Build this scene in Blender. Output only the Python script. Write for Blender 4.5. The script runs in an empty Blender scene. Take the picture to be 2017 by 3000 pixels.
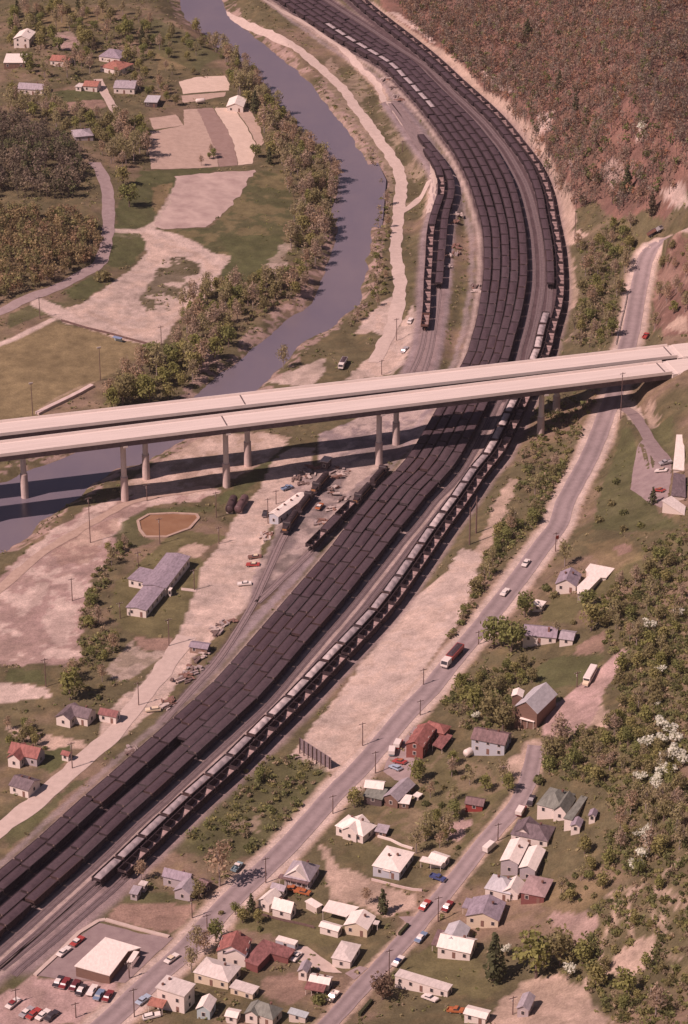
import bpy, math, random
import numpy as np
from mathutils import Vector, Matrix
from mathutils.geometry import delaunay_2d_cdt

random.seed(7)
RNG = np.random.default_rng(11)
SC = bpy.context.scene
COL = SC.collection
R = math.radians

# ------------------------------------------------------------------ camera, sky, sun, exposure
F_PX, CX, CY = 8172.0, 1008.5, 1500.0           # focal length and centre in photograph pixels (2017 x 3000)
PITCH, CAM_H = R(27.2), 500.0
cd = bpy.data.cameras.new('camera')
cam = bpy.data.objects.new('camera', cd); COL.objects.link(cam)
cam.location = (0, 0, CAM_H); cam.rotation_euler = (R(90) - PITCH, 0, 0)
cd.sensor_fit = 'VERTICAL'; cd.sensor_height = 36.0; cd.lens = 36.0 * F_PX / 3000.0
cd.clip_start = 1.0; cd.clip_end = 8000
SC.camera = cam

SUN_AZ, SUN_EL = math.atan2(-.52, -.855), R(49)   # direction towards the sun (from +X, counter-clockwise): low left, behind the camera
w = bpy.data.worlds.new('World'); SC.world = w; w.use_nodes = True
nt = w.node_tree
sky = nt.nodes.new('ShaderNodeTexSky'); sky.sky_type = 'NISHITA'; sky.sun_disc = False
sky.sun_elevation = SUN_EL; sky.sun_rotation = R(90) - SUN_AZ
sky.air_density = 1.0; sky.dust_density = 1.0; sky.ozone_density = 0.6
nt.links.new(sky.outputs[0], nt.nodes['Background'].inputs[0])
nt.nodes['Background'].inputs[1].default_value = 0.05
sl = bpy.data.lights.new('sun', 'SUN'); sl.energy = 5.0; sl.angle = R(0.5); sl.color = (1.0, .93, .84)
sun = bpy.data.objects.new('sun', sl); COL.objects.link(sun)
sd = Vector((math.cos(SUN_AZ) * math.cos(SUN_EL), math.sin(SUN_AZ) * math.cos(SUN_EL), math.sin(SUN_EL)))
sun.rotation_euler = sd.to_track_quat('Z', 'Y').to_euler()
VS = SC.view_settings
VS.view_transform = 'Standard'; VS.look = 'None'; VS.gamma = 1; VS.use_curve_mapping = False
VS.exposure = -0.16
VS.use_white_balance = True                     # the faded warm slide film
VS.white_balance_temperature = 7250; VS.white_balance_tint = 41

# ------------------------------------------------------------------ photograph pixels -> world
ZO = {'o': (0, 0, .77739), '1': (0, 0, 1.5525), '2': (1000, 0, 1.5418), '3': (0, 700, 1.5525), '4': (1000, 700, 1.5418),
      '5': (0, 1400, 1.5525), '6': (1000, 1400, 1.5418), '7': (0, 2100, 1.5525), '8': (1000, 2100, 1.5418),
      'A': (1300, 600, 3.92), 'B': (1000, 200, 3.92), 'C': (500, 1900, 3.92), 'D': (0, 2250, 3.92), 'E': (600, 1250, 2.851),
      'F': (950, 1250, 2.851), 'a': (0, 2500, 3.136), 'b': (450, 2450, 3.136), 'c': (850, 2450, 3.136), 'd': (1300, 2200, 3.136),
      'e': (1050, 2050, 3.136), 'f': (1400, 1600, 2.851), 'g': (0, 50, 1.96), 'h': (1650, 550, 2.332)}
def px(z, x, y):
    o = ZO[z]; return (o[0] + x / o[2], o[1] + y / o[2])
SP, CP = math.sin(PITCH), math.cos(PITCH)
def ray(p):
    dx, dy = (p[0] - CX) / F_PX, (p[1] - CY) / F_PX
    return dx, CP - dy * SP, -SP - dy * CP
def at_z(p, z):
    d = ray(p); t = (z - CAM_H) / d[2]
    return np.array((d[0] * t, d[1] * t))
def pts(z, s):
    """'x,y x,y ...' in zone z; a token like 'A:' switches zone."""
    out = []
    for tok in s.split():
        if tok.endswith(':'): z = tok[:-1]; continue
        x, y = tok.split(','); out.append(px(z, float(x), float(y)))
    return out

# ------------------------------------------------------------------ noise
def _hash(i, j, s):
    h = (i * 374761393 + j * 668265263 + s * 1442695041) & 0xffffffff
    h = ((h ^ (h >> 13)) * 1274126177) & 0xffffffff
    return ((h ^ (h >> 16)) & 0xffff) / 65535.0
def vnoise(x, y, s=0):
    xi, yi = np.floor(x).astype(np.int64), np.floor(y).astype(np.int64)
    fx, fy = x - xi, y - yi
    fx = fx * fx * (3 - 2 * fx); fy = fy * fy * (3 - 2 * fy)
    a, b, c, d = _hash(xi, yi, s), _hash(xi + 1, yi, s), _hash(xi, yi + 1, s), _hash(xi + 1, yi + 1, s)
    return (a * (1 - fx) + b * fx) * (1 - fy) + (c * (1 - fx) + d * fx) * fy
def fbm(x, y, sc, s=0, o=4):
    t = np.zeros_like(x, dtype=float); a, n = 1., 0.
    for k in range(o):
        t += a * vnoise(x / sc * 2 ** k, y / sc * 2 ** k, s + k * 17); n += a; a *= .55
    return t / n

# ------------------------------------------------------------------ terrain
CTRL = [(20,2000,0),(200,1800,0),(400,1620,0),(600,1420,0),(800,1200,0),(950,1050,0),(1080,900,0),(1150,700,0),(1150,500,0),(1080,300,0),
 (960,150,0),(800,40,0),(1190,560,0),(100,2150,0),(300,2050,0),(600,1650,0),(850,1350,0),(1050,1100,0),
 (100,1500,-1),(300,1350,-.5),(100,1300,-2),(300,1150,-2.5),(520,1110,-2.5),(285,1140,-3),(100,800,-1),(300,600,-1),(450,400,0),(450,250,0),
 (200,200,3),(100,80,5),(350,60,1),(100,500,6),(60,350,11),(40,650,4),(1000,600,0),(930,300,-1),(700,100,-1),(900,700,-1),(700,600,-2),(180,1650,-.5),(50,1750,-.5),
 (450,1960,.5),(300,2250,.7),(600,1990,1.5),(850,1700,3),(1010,1520,4.5),(1250,1200,8),(1390,930,11),(1440,760,13),(1480,570,17),
 (700,1650,.5),(900,1420,2),(1100,1150,2.5),(1235,993,3),(1300,650,3),(1290,560,1.5),(1240,400,1.5),
 (600,2200,2.5),(800,2250,4),(900,2150,4),(1000,2000,6),(1100,1870,8),(1200,1740,12),(1330,1560,17),
 (1250,2000,12),(1200,2250,10),(1400,2250,22),(1540,2300,33),(1540,2000,36),(1400,1900,22),(1540,1700,38),(1480,1450,26),(1300,1330,13),
 (1540,1250,27),(1450,1150,17),(1480,1000,18),(1525,900,23.5),(1560,850,26.5),(1560,790,26.5),(1640,820,26.5),(1620,760,27),
 (1400,640,9),(1540,660,22),(1550,500,35),(1400,450,17),(1350,300,22),(1550,280,62),(1250,150,20),(1400,100,45),(1550,40,92),
 (1100,60,12),(1250,20,28),(950,20,3),(1000,90,1.5),(1130,200,1.5),(200,0,2),(-150,1200,-2),(-150,400,10),(1900,100,140),(1900,1500,75),(1800,2200,70)]
_cx = np.array([tuple(at_z((c[0] * 1.28635, c[1] * 1.28635), c[2])) for c in CTRL]); _cz = np.array([c[2] for c in CTRL], float)
_n = len(_cx)
_D = np.linalg.norm(_cx[:, None] - _cx[None], axis=2)
_Am = np.zeros((_n + 3, _n + 3)); _Am[:_n, :_n] = _D; _Am[:_n, _n] = 1; _Am[:_n, _n + 1:] = _cx; _Am[_n, :_n] = 1; _Am[_n + 1:, :_n] = _cx.T
_W = np.linalg.solve(_Am, np.concatenate([_cz, np.zeros(3)]))
GX = np.concatenate([np.array([-900, -700, -540, -430, -360, -310]), np.arange(-270, 290.1, 1.25), np.array([320, 370, 450, 560, 720, 900])])
GY = np.concatenate([np.array([250, 350, 430, 490]), np.arange(540, 1740.1, 1.5), np.array([1780, 1850, 1950, 2100, 2300, 2600, 3000])])
XX, YY = np.meshgrid(GX, GY)                     # [iy, ix]
HG = np.zeros_like(XX)
xf, yf = XX.ravel(), YY.ravel()
hz = np.full(xf.shape, _W[_n]) + _W[_n + 1] * xf + _W[_n + 2] * yf
for k in range(_n):
    hz += _W[k] * np.hypot(xf - _cx[k, 0], yf - _cx[k, 1])
HG = np.clip(hz.reshape(XX.shape), -6, 170)

def hgt(x, y):
    x = np.asarray(x, float); y = np.asarray(y, float)
    i = np.clip(np.searchsorted(GX, x) - 1, 0, len(GX) - 2); j = np.clip(np.searchsorted(GY, y) - 1, 0, len(GY) - 2)
    fx = np.clip((x - GX[i]) / (GX[i + 1] - GX[i]), 0, 1); fy = np.clip((y - GY[j]) / (GY[j + 1] - GY[j]), 0, 1)
    return (HG[j, i] * (1 - fx) + HG[j, i + 1] * fx) * (1 - fy) + (HG[j + 1, i] * (1 - fx) + HG[j + 1, i + 1] * fx) * fy
def on_ground(p, lift=0.0):
    """where the line of sight through photograph pixel p meets the terrain (raised by lift)"""
    d = ray(p)
    t = (CAM_H - np.linspace(140, -9, 700)) / -d[2]
    g = hgt(d[0] * t, d[1] * t) + lift; z = CAM_H + d[2] * t
    b = np.nonzero(z <= g)[0]
    k = b[0] if len(b) else len(t) - 1
    if k > 0:
        e0, e1 = z[k - 1] - g[k - 1], g[k] - z[k]
        tt = t[k - 1] + (t[k] - t[k - 1]) * (e0 / (e0 + e1) if e0 + e1 > 0 else 1)
    else: tt = t[0]
    x, y = d[0] * tt, d[1] * tt
    return Vector((x, y, float(hgt(x, y))))
def gpts(z, s): return np.array([tuple(on_ground(p))[:2] for p in pts(z, s)])

def inpoly(x, y, poly):
    c = np.zeros(x.shape, bool); n = len(poly)
    bb = (x >= poly[:, 0].min()) & (x <= poly[:, 0].max()) & (y >= poly[:, 1].min()) & (y <= poly[:, 1].max())
    xi, yi = x[bb], y[bb]; r = np.zeros(xi.shape, bool)
    for a in range(n):
        x1, y1 = poly[a]; x2, y2 = poly[(a + 1) % n]
        if y1 == y2: continue
        m = (y1 > yi) != (y2 > yi)
        r ^= m & (xi < (x2 - x1) * (yi - y1) / (y2 - y1) + x1)
    c[bb] = r; return c
def dline(x, y, line, pad=1e9):
    """distance to a polyline, and the running length of the nearest point"""
    best = np.full(x.shape, 1e9); run = np.zeros(x.shape); s = 0.
    for a in range(len(line) - 1):
        p, q = line[a], line[a + 1]; L = math.hypot(*(q - p))
        if L < 1e-6: continue
        m = (x > min(p[0], q[0]) - pad) & (x < max(p[0], q[0]) + pad) & (y > min(p[1], q[1]) - pad) & (y < max(p[1], q[1]) + pad)
        t = np.clip(((x[m] - p[0]) * (q[0] - p[0]) + (y[m] - p[1]) * (q[1] - p[1])) / L / L, 0, 1)
        d = np.hypot(x[m] - p[0] - t * (q[0] - p[0]), y[m] - p[1] - t * (q[1] - p[1]))
        idx = np.nonzero(m)[0]; u = d < best[idx]
        best[idx[u]] = d[u]; run[idx[u]] = s + t[u] * L
        s += L
    return best, run
def smooth(line, step=4.0, it=3):
    """Catmull-Rom through the points, resampled evenly"""
    P = np.array(line, float); P = np.vstack([2 * P[0] - P[1], P, 2 * P[-1] - P[-2]]); out = []
    for i in range(1, len(P) - 2):
        p0, p1, p2, p3 = P[i - 1:i + 3]
        for t in np.linspace(0, 1, 12, endpoint=False):
            out.append(.5 * ((2 * p1) + (-p0 + p2) * t + (2 * p0 - 5 * p1 + 4 * p2 - p3) * t * t + (-p0 + 3 * p1 - 3 * p2 + p3) * t ** 3))
    out.append(P[-2]); out = np.array(out)
    def resample(q, st):
        s = np.concatenate([[0], np.cumsum(np.hypot(*np.diff(q, axis=0).T))]); n = max(3, int(s[-1] / st) + 1)
        u = np.linspace(0, s[-1], n); return np.stack([np.interp(u, s, q[:, 0]), np.interp(u, s, q[:, 1])], 1)
    out = resample(out, step)
    for _ in range(it):
        out[1:-1] = .25 * out[:-2] + .5 * out[1:-1] + .25 * out[2:]
    return resample(out, step)
def normals(line):
    t = np.gradient(line, axis=0); t /= np.hypot(t[:, 0], t[:, 1])[:, None] + 1e-9
    return np.stack([t[:, 1], -t[:, 0]], 1)      # to the right of travel

# ---- river
WATER_Z = -5.0
RIVER = np.array([tuple(at_z(p, WATER_Z)) for p in pts('o',
  '395,-60 420,40 500,110 590,170 640,250 700,310 735,350 790,400 792,440 770,500 765,560 740,610 728,660 712,690 690,706 655,728 612,762 575,797 531,832 490,865 448,902 395,975 250,1010 120,1050 20,1095 -150,1130 -300,1180'
  ' -300,1330 20,1255 70,1215 120,1170 190,1130 215,1105 270,1070 340,1050 400,1010 500,960 620,860 680,790 770,738 820,690 835,600 850,500 858,410 830,350 760,260 710,190 610,110 520,35 480,-60')])
# ---- tracks (seen as the tops of the cars standing on them, 3.6 m above the rails)
def tline(z, s, h=3.7): return smooth([at_z(p, h) for p in pts(z, s)], 3.0, 10)
T1 = tline('o', '540,-75 600,-33 665,12 725,52 780,88 B: 500,-60 640,90 740,180 830,290 930,390 1000,490 1080,580 1150,680 1210,770 1290,860 1360,980 1420,1090 1470,1200 1520,1310 A: 480,200 505,500 502,800 475,1000 448,1200 405,1400 340,1600 290,1764 F: 745,240 535,450 395,620 250,790 150,930 50,1060 C: 640,290 440,490 300,610 130,770 0,880 D: 1240,150 950,390 750,580 480,830 260,1010 90,1150 -300,1480 -600,1730 -1300,2310')
T5 = tline('2', '-120,-40 75,110 265,250 400,370 520,475 610,570 680,665 735,760 775,850 A: 880,200 915,500 918,800 895,1000 855,1200 800,1400 740,1600 700,1764 F: 1130,200 1030,330 910,460 780,620 670,760 550,900 430,1040 300,1200 200,1340 50,1520 C: 780,650 580,840 380,1030 160,1250 -60,1440 D: 1180,760 900,1010 600,1280 300,1560 80,1740 -300,2070 -900,2590')
T8 = tline('2', '-60,-130 80,10 230,130 320,200 415,280 505,365 590,440 690,535 765,630 830,715 872,800 900,890 A: 1130,60 1160,200 1185,330 1205,450 1220,600 1228,770 1228,900 1215,1080 1190,1200 1150,1310 1115,1440 1085,1580 1055,1690 F: 1400,150 1335,240 1245,340 1150,490 1065,610 970,735 870,870 780,1010 680,1150 590,1285 495,1405 400,1530 C: 1520,380 1360,550 1140,760 850,1050 580,1320 320,1540 120,1720 D: 1500,900 1370,1020 1160,1230 1070,1300 700,1620 400,1870 0,2200')
def offset(line, d): return line + normals(line) * d
NT1 = normals(T1)
off = np.zeros(len(T1))
for k in range(len(T1)):
    r = T5 - T1[k]; a = r @ NT1[k]; b = np.abs(r @ np.array((-NT1[k][1], NT1[k][0])))
    off[k] = a[np.argmin(b + (np.hypot(r[:, 0], r[:, 1]) > 60) * 1e3)]
SGN = 1 if np.median(off) > 0 else -1
off = np.clip(np.abs(off), 15.2, 19.0) * SGN
for _ in range(40): off[1:-1] = .25 * off[:-2] + .5 * off[1:-1] + .25 * off[2:]
T2, T3, T4, T5 = [T1 + NT1 * (off * k / 4)[:, None] for k in (1, 2, 3, 4)]
T6, T7 = T5 + NT1 * SGN * 4.6, T5 + NT1 * SGN * 9.0
T9 = offset(T8, 4.7 * (1 if normals(T8)[len(T8) // 2] @ (NT1[len(T1) // 2] * SGN) > 0 else -1))
L1 = tline('B', '560,330 640,440 720,560 830,730 930,860 1000,950 1060,1040 1110,1120 1148,1270 1155,1390 1130,1500 1080,1620 1060,1700 4: 402,-30 397,90 390,180 388,265 385,320 372,420 350,500 310,580')
L2 = tline('B', '600,330 690,440 780,560 890,730 990,860 1080,960 1150,1050 1210,1150 1258,1260 1270,1360 1255,1480 1215,1590 1190,1700 4: 458,10 450,90 442,190 425,330 400,480 360,600')
SPUR_A = smooth([at_z(p, 1.0) for p in pts('E', '1024,424 886,586 736,786 654,914 566,1112 480,1300 420,1440 5: 1120,620 1040,750 960,860 900,920 820,1010 740,1100')], 3, 6)
SPUR_B = smooth([at_z(p, 1.0) for p in pts('E', '1480,400 1400,490 1250,660 1160,740 1050,860 890,1020 760,1150 640,1260 540,1360 440,1450')], 3, 6)
TRACKS = [T1, T2, T3, T4, T5, T6, T7, T8, T9, L1, L2, SPUR_A, SPUR_B]

# ---- roads
ROADS = {}
def road_line(z, s): return smooth(gpts(z, s), 3.0, 6)
ROADS['main'] = road_line('h', '860,270 740,360 640,430 560,530 530,640 505,760 485,880 470,960 445,1060 340,1440 310,1520 250,1670 180,1840 90,2010 0,2180 6: 990,200 920,290 870,360 790,470 720,560 620,690 500,830 400,960 300,1060 7: 1640,235 1540,330 1400,490 1280,620 1150,740 1000,890 850,1060 700,1190 600,1290 500,1380 380,1480')
ROADS['street'] = road_line('8', '880,130 865,200 845,290 790,400 700,510 590,640 490,770 390,890 290,1010 180,1130 60,1260 -40,1370 -120,1450')
ROADS['left'] = road_line('1', '430,740 465,790 488,860 495,940 492,1040 480,1120 3: 470,85 440,130 385,155 300,200 235,235 160,255 90,290 20,325 -80,370')
ROADS['riverside'] = road_line('o', '440,-60 500,0 540,30 600,64 655,96 700,128 740,165 B: 20,230 130,400 280,600 420,800 530,960 620,1080 680,1220 692,1400 675,1560 655,1740 4: 245,60 262,140 265,230 250,330 225,420 190,480 150,560')
ROADS['strip'] = road_line('o', '560,-30 640,22 700,58 755,98 800,135 B: 200,0 400,180 520,420 640,560 770,720 850,830 920,970 1000,1100 1045,1250 1065,1440 1040,1580 1000,1764')
ROADS['cross'] = road_line('B', '690,1660 780,1600 870,1530 960,1450 1020,1390')
ROADS['southwest'] = road_line('7', '-60,560 60,470 150,400 300,270 420,160 520,80 5: 560,1120 640,1010 740,880 850,720')
ROADS['bank'] = road_line('5', '-40,540 40,470 200,340 400,220 560,130 680,85 820,65 960,45')
ROADS['lane'] = road_line('1', '445,360 480,430 515,490 545,535')
ROADS['hill'] = road_line('h', '400,1470 470,1500 520,1580 560,1680 620,1770 700,1850')
ROADS['drive'] = road_line('6', '1290,770 1240,850 1190,920 1140,1000 1080,1080 8: 880,130')
for nm, r_ in (('main', 7.5), ('street', 4.6), ('hill', 4)):
    L = ROADS[nm]; z = hgt(L[:, 0], L[:, 1])
    for _ in range(60): z[1:-1] = .25 * z[:-2] + .5 * z[1:-1] + .25 * z[2:]
    d, run = dline(xf, yf, L, r_ + 8)
    s = np.concatenate([[0], np.cumsum(np.hypot(*np.diff(L, axis=0).T))])
    wgt = np.clip((r_ + 6 - d) / 6, 0, 1); wgt = wgt * wgt * (3 - 2 * wgt)
    HG = (HG.ravel() * (1 - wgt) + np.interp(run, s, z) * wgt).reshape(XX.shape)
dy = np.full(xf.shape, 1e9)
for L in (T1, T3, T5, T6, T7, T8, T9, L1, L2): dy = np.minimum(dy, dline(xf, yf, L[::3], 14)[0])
wgt = np.clip((10 - dy) / 6, 0, 1)
HG = (HG.ravel() * (1 - wgt)).reshape(XX.shape)
DYARD = dy
ds = np.full(xf.shape, 1e9)
for L in (SPUR_A, SPUR_B): ds = np.minimum(ds, dline(xf, yf, L, 10)[0])
wgt = np.clip((8 - ds) / 5, 0, 1); HG = (HG.ravel() * (1 - wgt)).reshape(XX.shape)
# relief and the river bed
rough = (fbm(xf, yf, 18, 5) - .5) * 1.1 * np.clip((np.minimum(DYARD, ds) - 8) / 20, 0, 1)
dm = dline(xf, yf, ROADS['main'], 40)[0]; dst = dline(xf, yf, ROADS['street'], 30)[0]
rough *= np.clip((np.minimum(dm, dst) - 7) / 15, 0, 1)
hill = np.clip((HG.ravel() - 12) / 30, 0, 1)
rough += hill * (fbm(xf, yf, 45, 9) - .5) * 7 * np.clip((np.minimum(dm, dst) - 8) / 25, 0, 1)
HG = HG + rough.reshape(XX.shape)
ring = np.vstack([RIVER, RIVER[:1]])
dr, _ = dline(xf, yf, ring, 60); ins = inpoly(xf, yf, RIVER)
sdist = np.where(ins, -dr, dr) + (fbm(xf, yf, 12, 3) - .5) * 5
cap = WATER_Z + np.where(sdist < 0, np.maximum(sdist * .5, -2.0), np.minimum(sdist * .42, 60))
HG = np.minimum(HG.ravel(), cap).reshape(XX.shape)
SDR = sdist

# ------------------------------------------------------------------ materials
_M = {}
def mat(name, col, rough=.85, sc=0.0, amt=0.0, col2=None, metal=0.0, bump=0.0, stretch=None, coord='Object', spec=.3):
    """plain procedural surface: colour mottled with fractal noise"""
    if name in _M: return _M[name]
    m = bpy.data.materials.new(name); m.use_nodes = True; _M[name] = m
    n, l = m.node_tree.nodes, m.node_tree.links; b = n['Principled BSDF']
    b.inputs['Roughness'].default_value = rough; b.inputs['Metallic'].default_value = metal
    b.inputs['Specular IOR Level'].default_value = spec
    b.inputs['Base Color'].default_value = (*col, 1)
    if sc:
        tc = n.new('ShaderNodeTexCoord'); mp = n.new('ShaderNodeMapping'); l.new(tc.outputs[coord], mp.inputs[0])
        if stretch: mp.inputs['Scale'].default_value = stretch
        nz = n.new('ShaderNodeTexNoise'); nz.inputs['Scale'].default_value = sc; nz.inputs['Detail'].default_value = 7; nz.inputs['Roughness'].default_value = .65
        l.new(mp.outputs[0], nz.inputs[0])
        cr = n.new('ShaderNodeValToRGB'); l.new(nz.outputs[0], cr.inputs[0])
        c2 = col2 or tuple(c * (1 + amt) for c in col)
        c1 = col if col2 else tuple(c * (1 - amt) for c in col)
        cr.color_ramp.elements[0].position = .32; cr.color_ramp.elements[1].position = .68
        cr.color_ramp.elements[0].color = (*c1, 1); cr.color_ramp.elements[1].color = (*c2, 1)
        l.new(cr.outputs[0], b.inputs['Base Color'])
        if bump:
            bp = n.new('ShaderNodeBump'); bp.inputs['Strength'].default_value = bump; bp.inputs['Distance'].default_value = .3
            l.new(nz.outputs[0], bp.inputs['Height']); l.new(bp.outputs[0], b.inputs['Normal'])
    return m
def attr_mat(name, sc=(.9, .12), amt=.35, rough=.95, bump=.4):
    """colour read from the mesh's own 'tone' attribute, broken up by two scales of noise"""
    m = bpy.data.materials.new(name); m.use_nodes = True; _M[name] = m
    n, l = m.node_tree.nodes, m.node_tree.links; b = n['Principled BSDF']
    b.inputs['Roughness'].default_value = rough; b.inputs['Specular IOR Level'].default_value = .1
    at = n.new('ShaderNodeAttribute'); at.attribute_name = 'tone'
    tc = n.new('ShaderNodeTexCoord'); last = at.outputs['Color']; h = None
    for k, s in enumerate(sc):
        nz = n.new('ShaderNodeTexNoise'); nz.inputs['Scale'].default_value = s; nz.inputs['Detail'].default_value = 6; nz.inputs['Roughness'].default_value = .7
        l.new(tc.outputs['Object'], nz.inputs[0]); h = h or nz
        mr = n.new('ShaderNodeMapRange'); mr.inputs['From Min'].default_value = .3; mr.inputs['From Max'].default_value = .7
        mr.inputs['To Min'].default_value = 1 - amt; mr.inputs['To Max'].default_value = 1 + amt; l.new(nz.outputs[0], mr.inputs[0])
        mx = n.new('ShaderNodeMix'); mx.data_type = 'RGBA'; mx.blend_type = 'MULTIPLY'; mx.inputs[0].default_value = 1
        l.new(last, mx.inputs[6]); l.new(mr.outputs[0], mx.inputs[7]); last = mx.outputs[2]
    l.new(last, b.inputs['Base Color'])
    if bump:
        bp = n.new('ShaderNodeBump'); bp.inputs['Strength'].default_value = bump; bp.inputs['Distance'].default_value = .5
        l.new(h.outputs[0], bp.inputs['Height']); l.new(bp.outputs[0], b.inputs['Normal'])
    return m

# ------------------------------------------------------------------ mesh helpers
def link(o, parent=None):
    COL.objects.link(o)
    if parent is not None: o.parent = parent
    return o
def tag(o, label=None, cat=None, group=None, kind=None):
    if label: o['label'] = label
    if cat: o['category'] = cat
    if group: o['group'] = group
    if kind: o['kind'] = kind
    return o
def empty(name, loc, rz=0.0, label=None, cat=None, group=None):
    e = bpy.data.objects.new(name, None); COL.objects.link(e); e.location = loc; e.rotation_euler = (0, 0, rz)
    e.empty_display_size = .5
    return tag(e, label, cat, group)
class MB:
    def __init__(s): s.v, s.f = [], []
    def add(s, vs, fs):
        n = len(s.v); s.v += [tuple(v) for v in vs]; s.f += [tuple(i + n for i in f) for f in fs]; return s
    def box(s, c, d, rz=0.0, M=None):
        x, y, z = d[0] / 2, d[1] / 2, d[2] / 2; vs = [Vector((a, b, e)) for e in (-z, z) for a, b in ((-x, -y), (x, -y), (x, y), (-x, y))]
        if rz: vs = [Matrix.Rotation(rz, 3, 'Z') @ v for v in vs]
        if M is not None: vs = [M @ v for v in vs]
        c = Vector(c)
        return s.add([v + c for v in vs], [(3, 2, 1, 0), (4, 5, 6, 7), (0, 1, 5, 4), (1, 2, 6, 5), (2, 3, 7, 6), (3, 0, 4, 7)])
    def prism(s, poly, off):
        """closed solid: planar polygon (3-D points) swept by off"""
        n = len(poly); off = Vector(off); a = [Vector(p) for p in poly]
        fs = [tuple(range(n))[::-1], tuple(range(n, 2 * n))] + [(i, (i + 1) % n, n + (i + 1) % n, n + i) for i in range(n)]
        return s.add(a + [p + off for p in a], fs)
    def cyl(s, p, q, r0, r1=None, n=8, cap=True):
        p, q = Vector(p), Vector(q); r1 = r0 if r1 is None else r1; d = (q - p).normalized()
        a = d.orthogonal().normalized(); b = d.cross(a); vs = []
        for c, r in ((p, r0), (q, r1)):
            vs += [c + (a * math.cos(t) + b * math.sin(t)) * r for t in (2 * math.pi * k / n for k in range(n))]
        fs = [(i, (i + 1) % n, n + (i + 1) % n, n + i) for i in range(n)]
        if cap: fs += [tuple(range(n))[::-1], tuple(range(n, 2 * n))]
        return s.add(vs, fs)
    def lathe(s, prof, n=12, c=(0, 0, 0)):
        vs = [(c[0] + r * math.cos(2 * math.pi * k / n), c[1] + r * math.sin(2 * math.pi * k / n), c[2] + z) for r, z in prof for k in range(n)]
        fs = [(i * n + k, i * n + (k + 1) % n, (i + 1) * n + (k + 1) % n, (i + 1) * n + k) for i in range(len(prof) - 1) for k in range(n)]
        return s.add(vs, fs)
    def mesh(s, name, m, Mi=None, smooth=False):
        me = bpy.data.meshes.new(name); vs = s.v if Mi is None else [tuple(Mi @ Vector(v)) for v in s.v]
        me.from_pydata(vs, [], s.f); me.materials.append(m)
        if smooth: me.polygons.foreach_set('use_smooth', [True] * len(me.polygons))
        me.update(); return me
    def build(s, name, m, parent=None, Mi=None, smooth=False):
        return link(bpy.data.objects.new(name, s.mesh(name, m, Mi, smooth)), parent)
def np_mesh(name, V, Q, m, tone=None, smooth=False):
    """mesh from numpy arrays of vertices and quads (or triangles)"""
    me = bpy.data.meshes.new(name); k = Q.shape[1]
    me.vertices.add(len(V)); me.vertices.foreach_set('co', V.astype(np.float32).ravel())
    me.loops.add(Q.size); me.loops.foreach_set('vertex_index', Q.astype(np.int32).ravel())
    me.polygons.add(len(Q)); me.polygons.foreach_set('loop_start', np.arange(0, Q.size, k, dtype=np.int32))
    try: me.polygons.foreach_set('loop_total', np.full(len(Q), k, np.int32))
    except Exception: pass
    if tone is not None:
        a = me.color_attributes.new('tone', 'FLOAT_COLOR', 'POINT')
        a.data.foreach_set('color', np.concatenate([tone, np.ones((len(V), 1))], 1).astype(np.float32).ravel())
    if smooth: me.polygons.foreach_set('use_smooth', np.ones(len(Q), bool))
    me.materials.append(m); me.update(calc_edges=True); me.validate(); return me
def copy_tree(o, parent=None):
    c = o.copy(); COL.objects.link(c)
    if parent is not None: c.parent = parent
    for ch in list(o.children): copy_tree(ch, c)
    return c

# ------------------------------------------------------------------ ground colours (albedo of the soil and turf, not of their shade)
C = dict(scrub=(.112, .095, .052), grass=(.09, .094, .042), lawn=(.14, .122, .06), dry=(.20, .15, .08), field=(.205, .158, .085), litter=(.20, .112, .088), pale=(.51, .395, .335),
         tan=(.44, .32, .25), brown=(.30, .195, .15), pink=(.42, .285, .255), grey=(.30, .235, .235), coal=(.085, .055, .058), ballast=(.27, .20, .19), rust=(.23, .12, .09), rock=(.55, .43, .37))
C = {k: np.array(v) for k, v in C.items()}
wx = (fbm(xf, yf, 9, 31, 3) - .5) * 5 + (vnoise(xf / 2.1, yf / 2.1, 61) - .5) * 2.2; wy = (fbm(xf, yf, 9, 47, 3) - .5) * 5 + (vnoise(xf / 2.1, yf / 2.1, 67) - .5) * 2.2
n1, n2, n3 = fbm(xf, yf, 30, 1), fbm(xf, yf, 8, 2), fbm(xf, yf, 3.2, 8, 3)
TONE = C['scrub'][None] * (.75 + .6 * n2)[:, None]
def blend(mask, col, amt=1.0):
    global TONE
    m = (mask.astype(float) * amt).reshape(-1, 1); TONE = TONE * (1 - m) + (col if col.ndim == 2 else col[None]) * m
def jit(col, a=.3): return col[None] * (1 - a + 2 * a * n2)[:, None]
CLS = np.zeros(xf.shape, np.int8)                # 0 scrub, 1 cleared, 2 wooded hillside, 3 turf
blend(np.clip((n1 - .5) * 6, 0, 1), jit(C['brown']), .55)
blend(np.clip((n3 - .52) * 5, 0, 1), jit(C['dry']), .5)
PAINT = []
def area(col, z, s, cls=1, e=1.0, amt=1.0, mix=None, mixamt=.5):
    P = gpts(z, s); m = inpoly(xf + wx * e * .6, yf + wy * e * .6, P)
    blend(m, jit(C[col]), amt * (.76 + .24 * np.clip((n1 * .6 + n3 * .5 + .1 * n2 - .42) * 5, 0, 1))) if e > .35 else blend(m, jit(C[col]), amt)
    if mix: blend(m & (n2 + .4 * n3 > .72), jit(C[mix]), mixamt)
    CLS[m] = cls; return P
def band(col, line, wd, cls=1, e=.35, amt=1.0):
    d, _ = dline(xf + wx * e, yf + wy * e, line, wd + 4); m = np.clip((wd / 2 - d) / .8 + .5, 0, 1)
    blend(m, jit(C[col], .2), amt); CLS[m > .5] = cls
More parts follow.
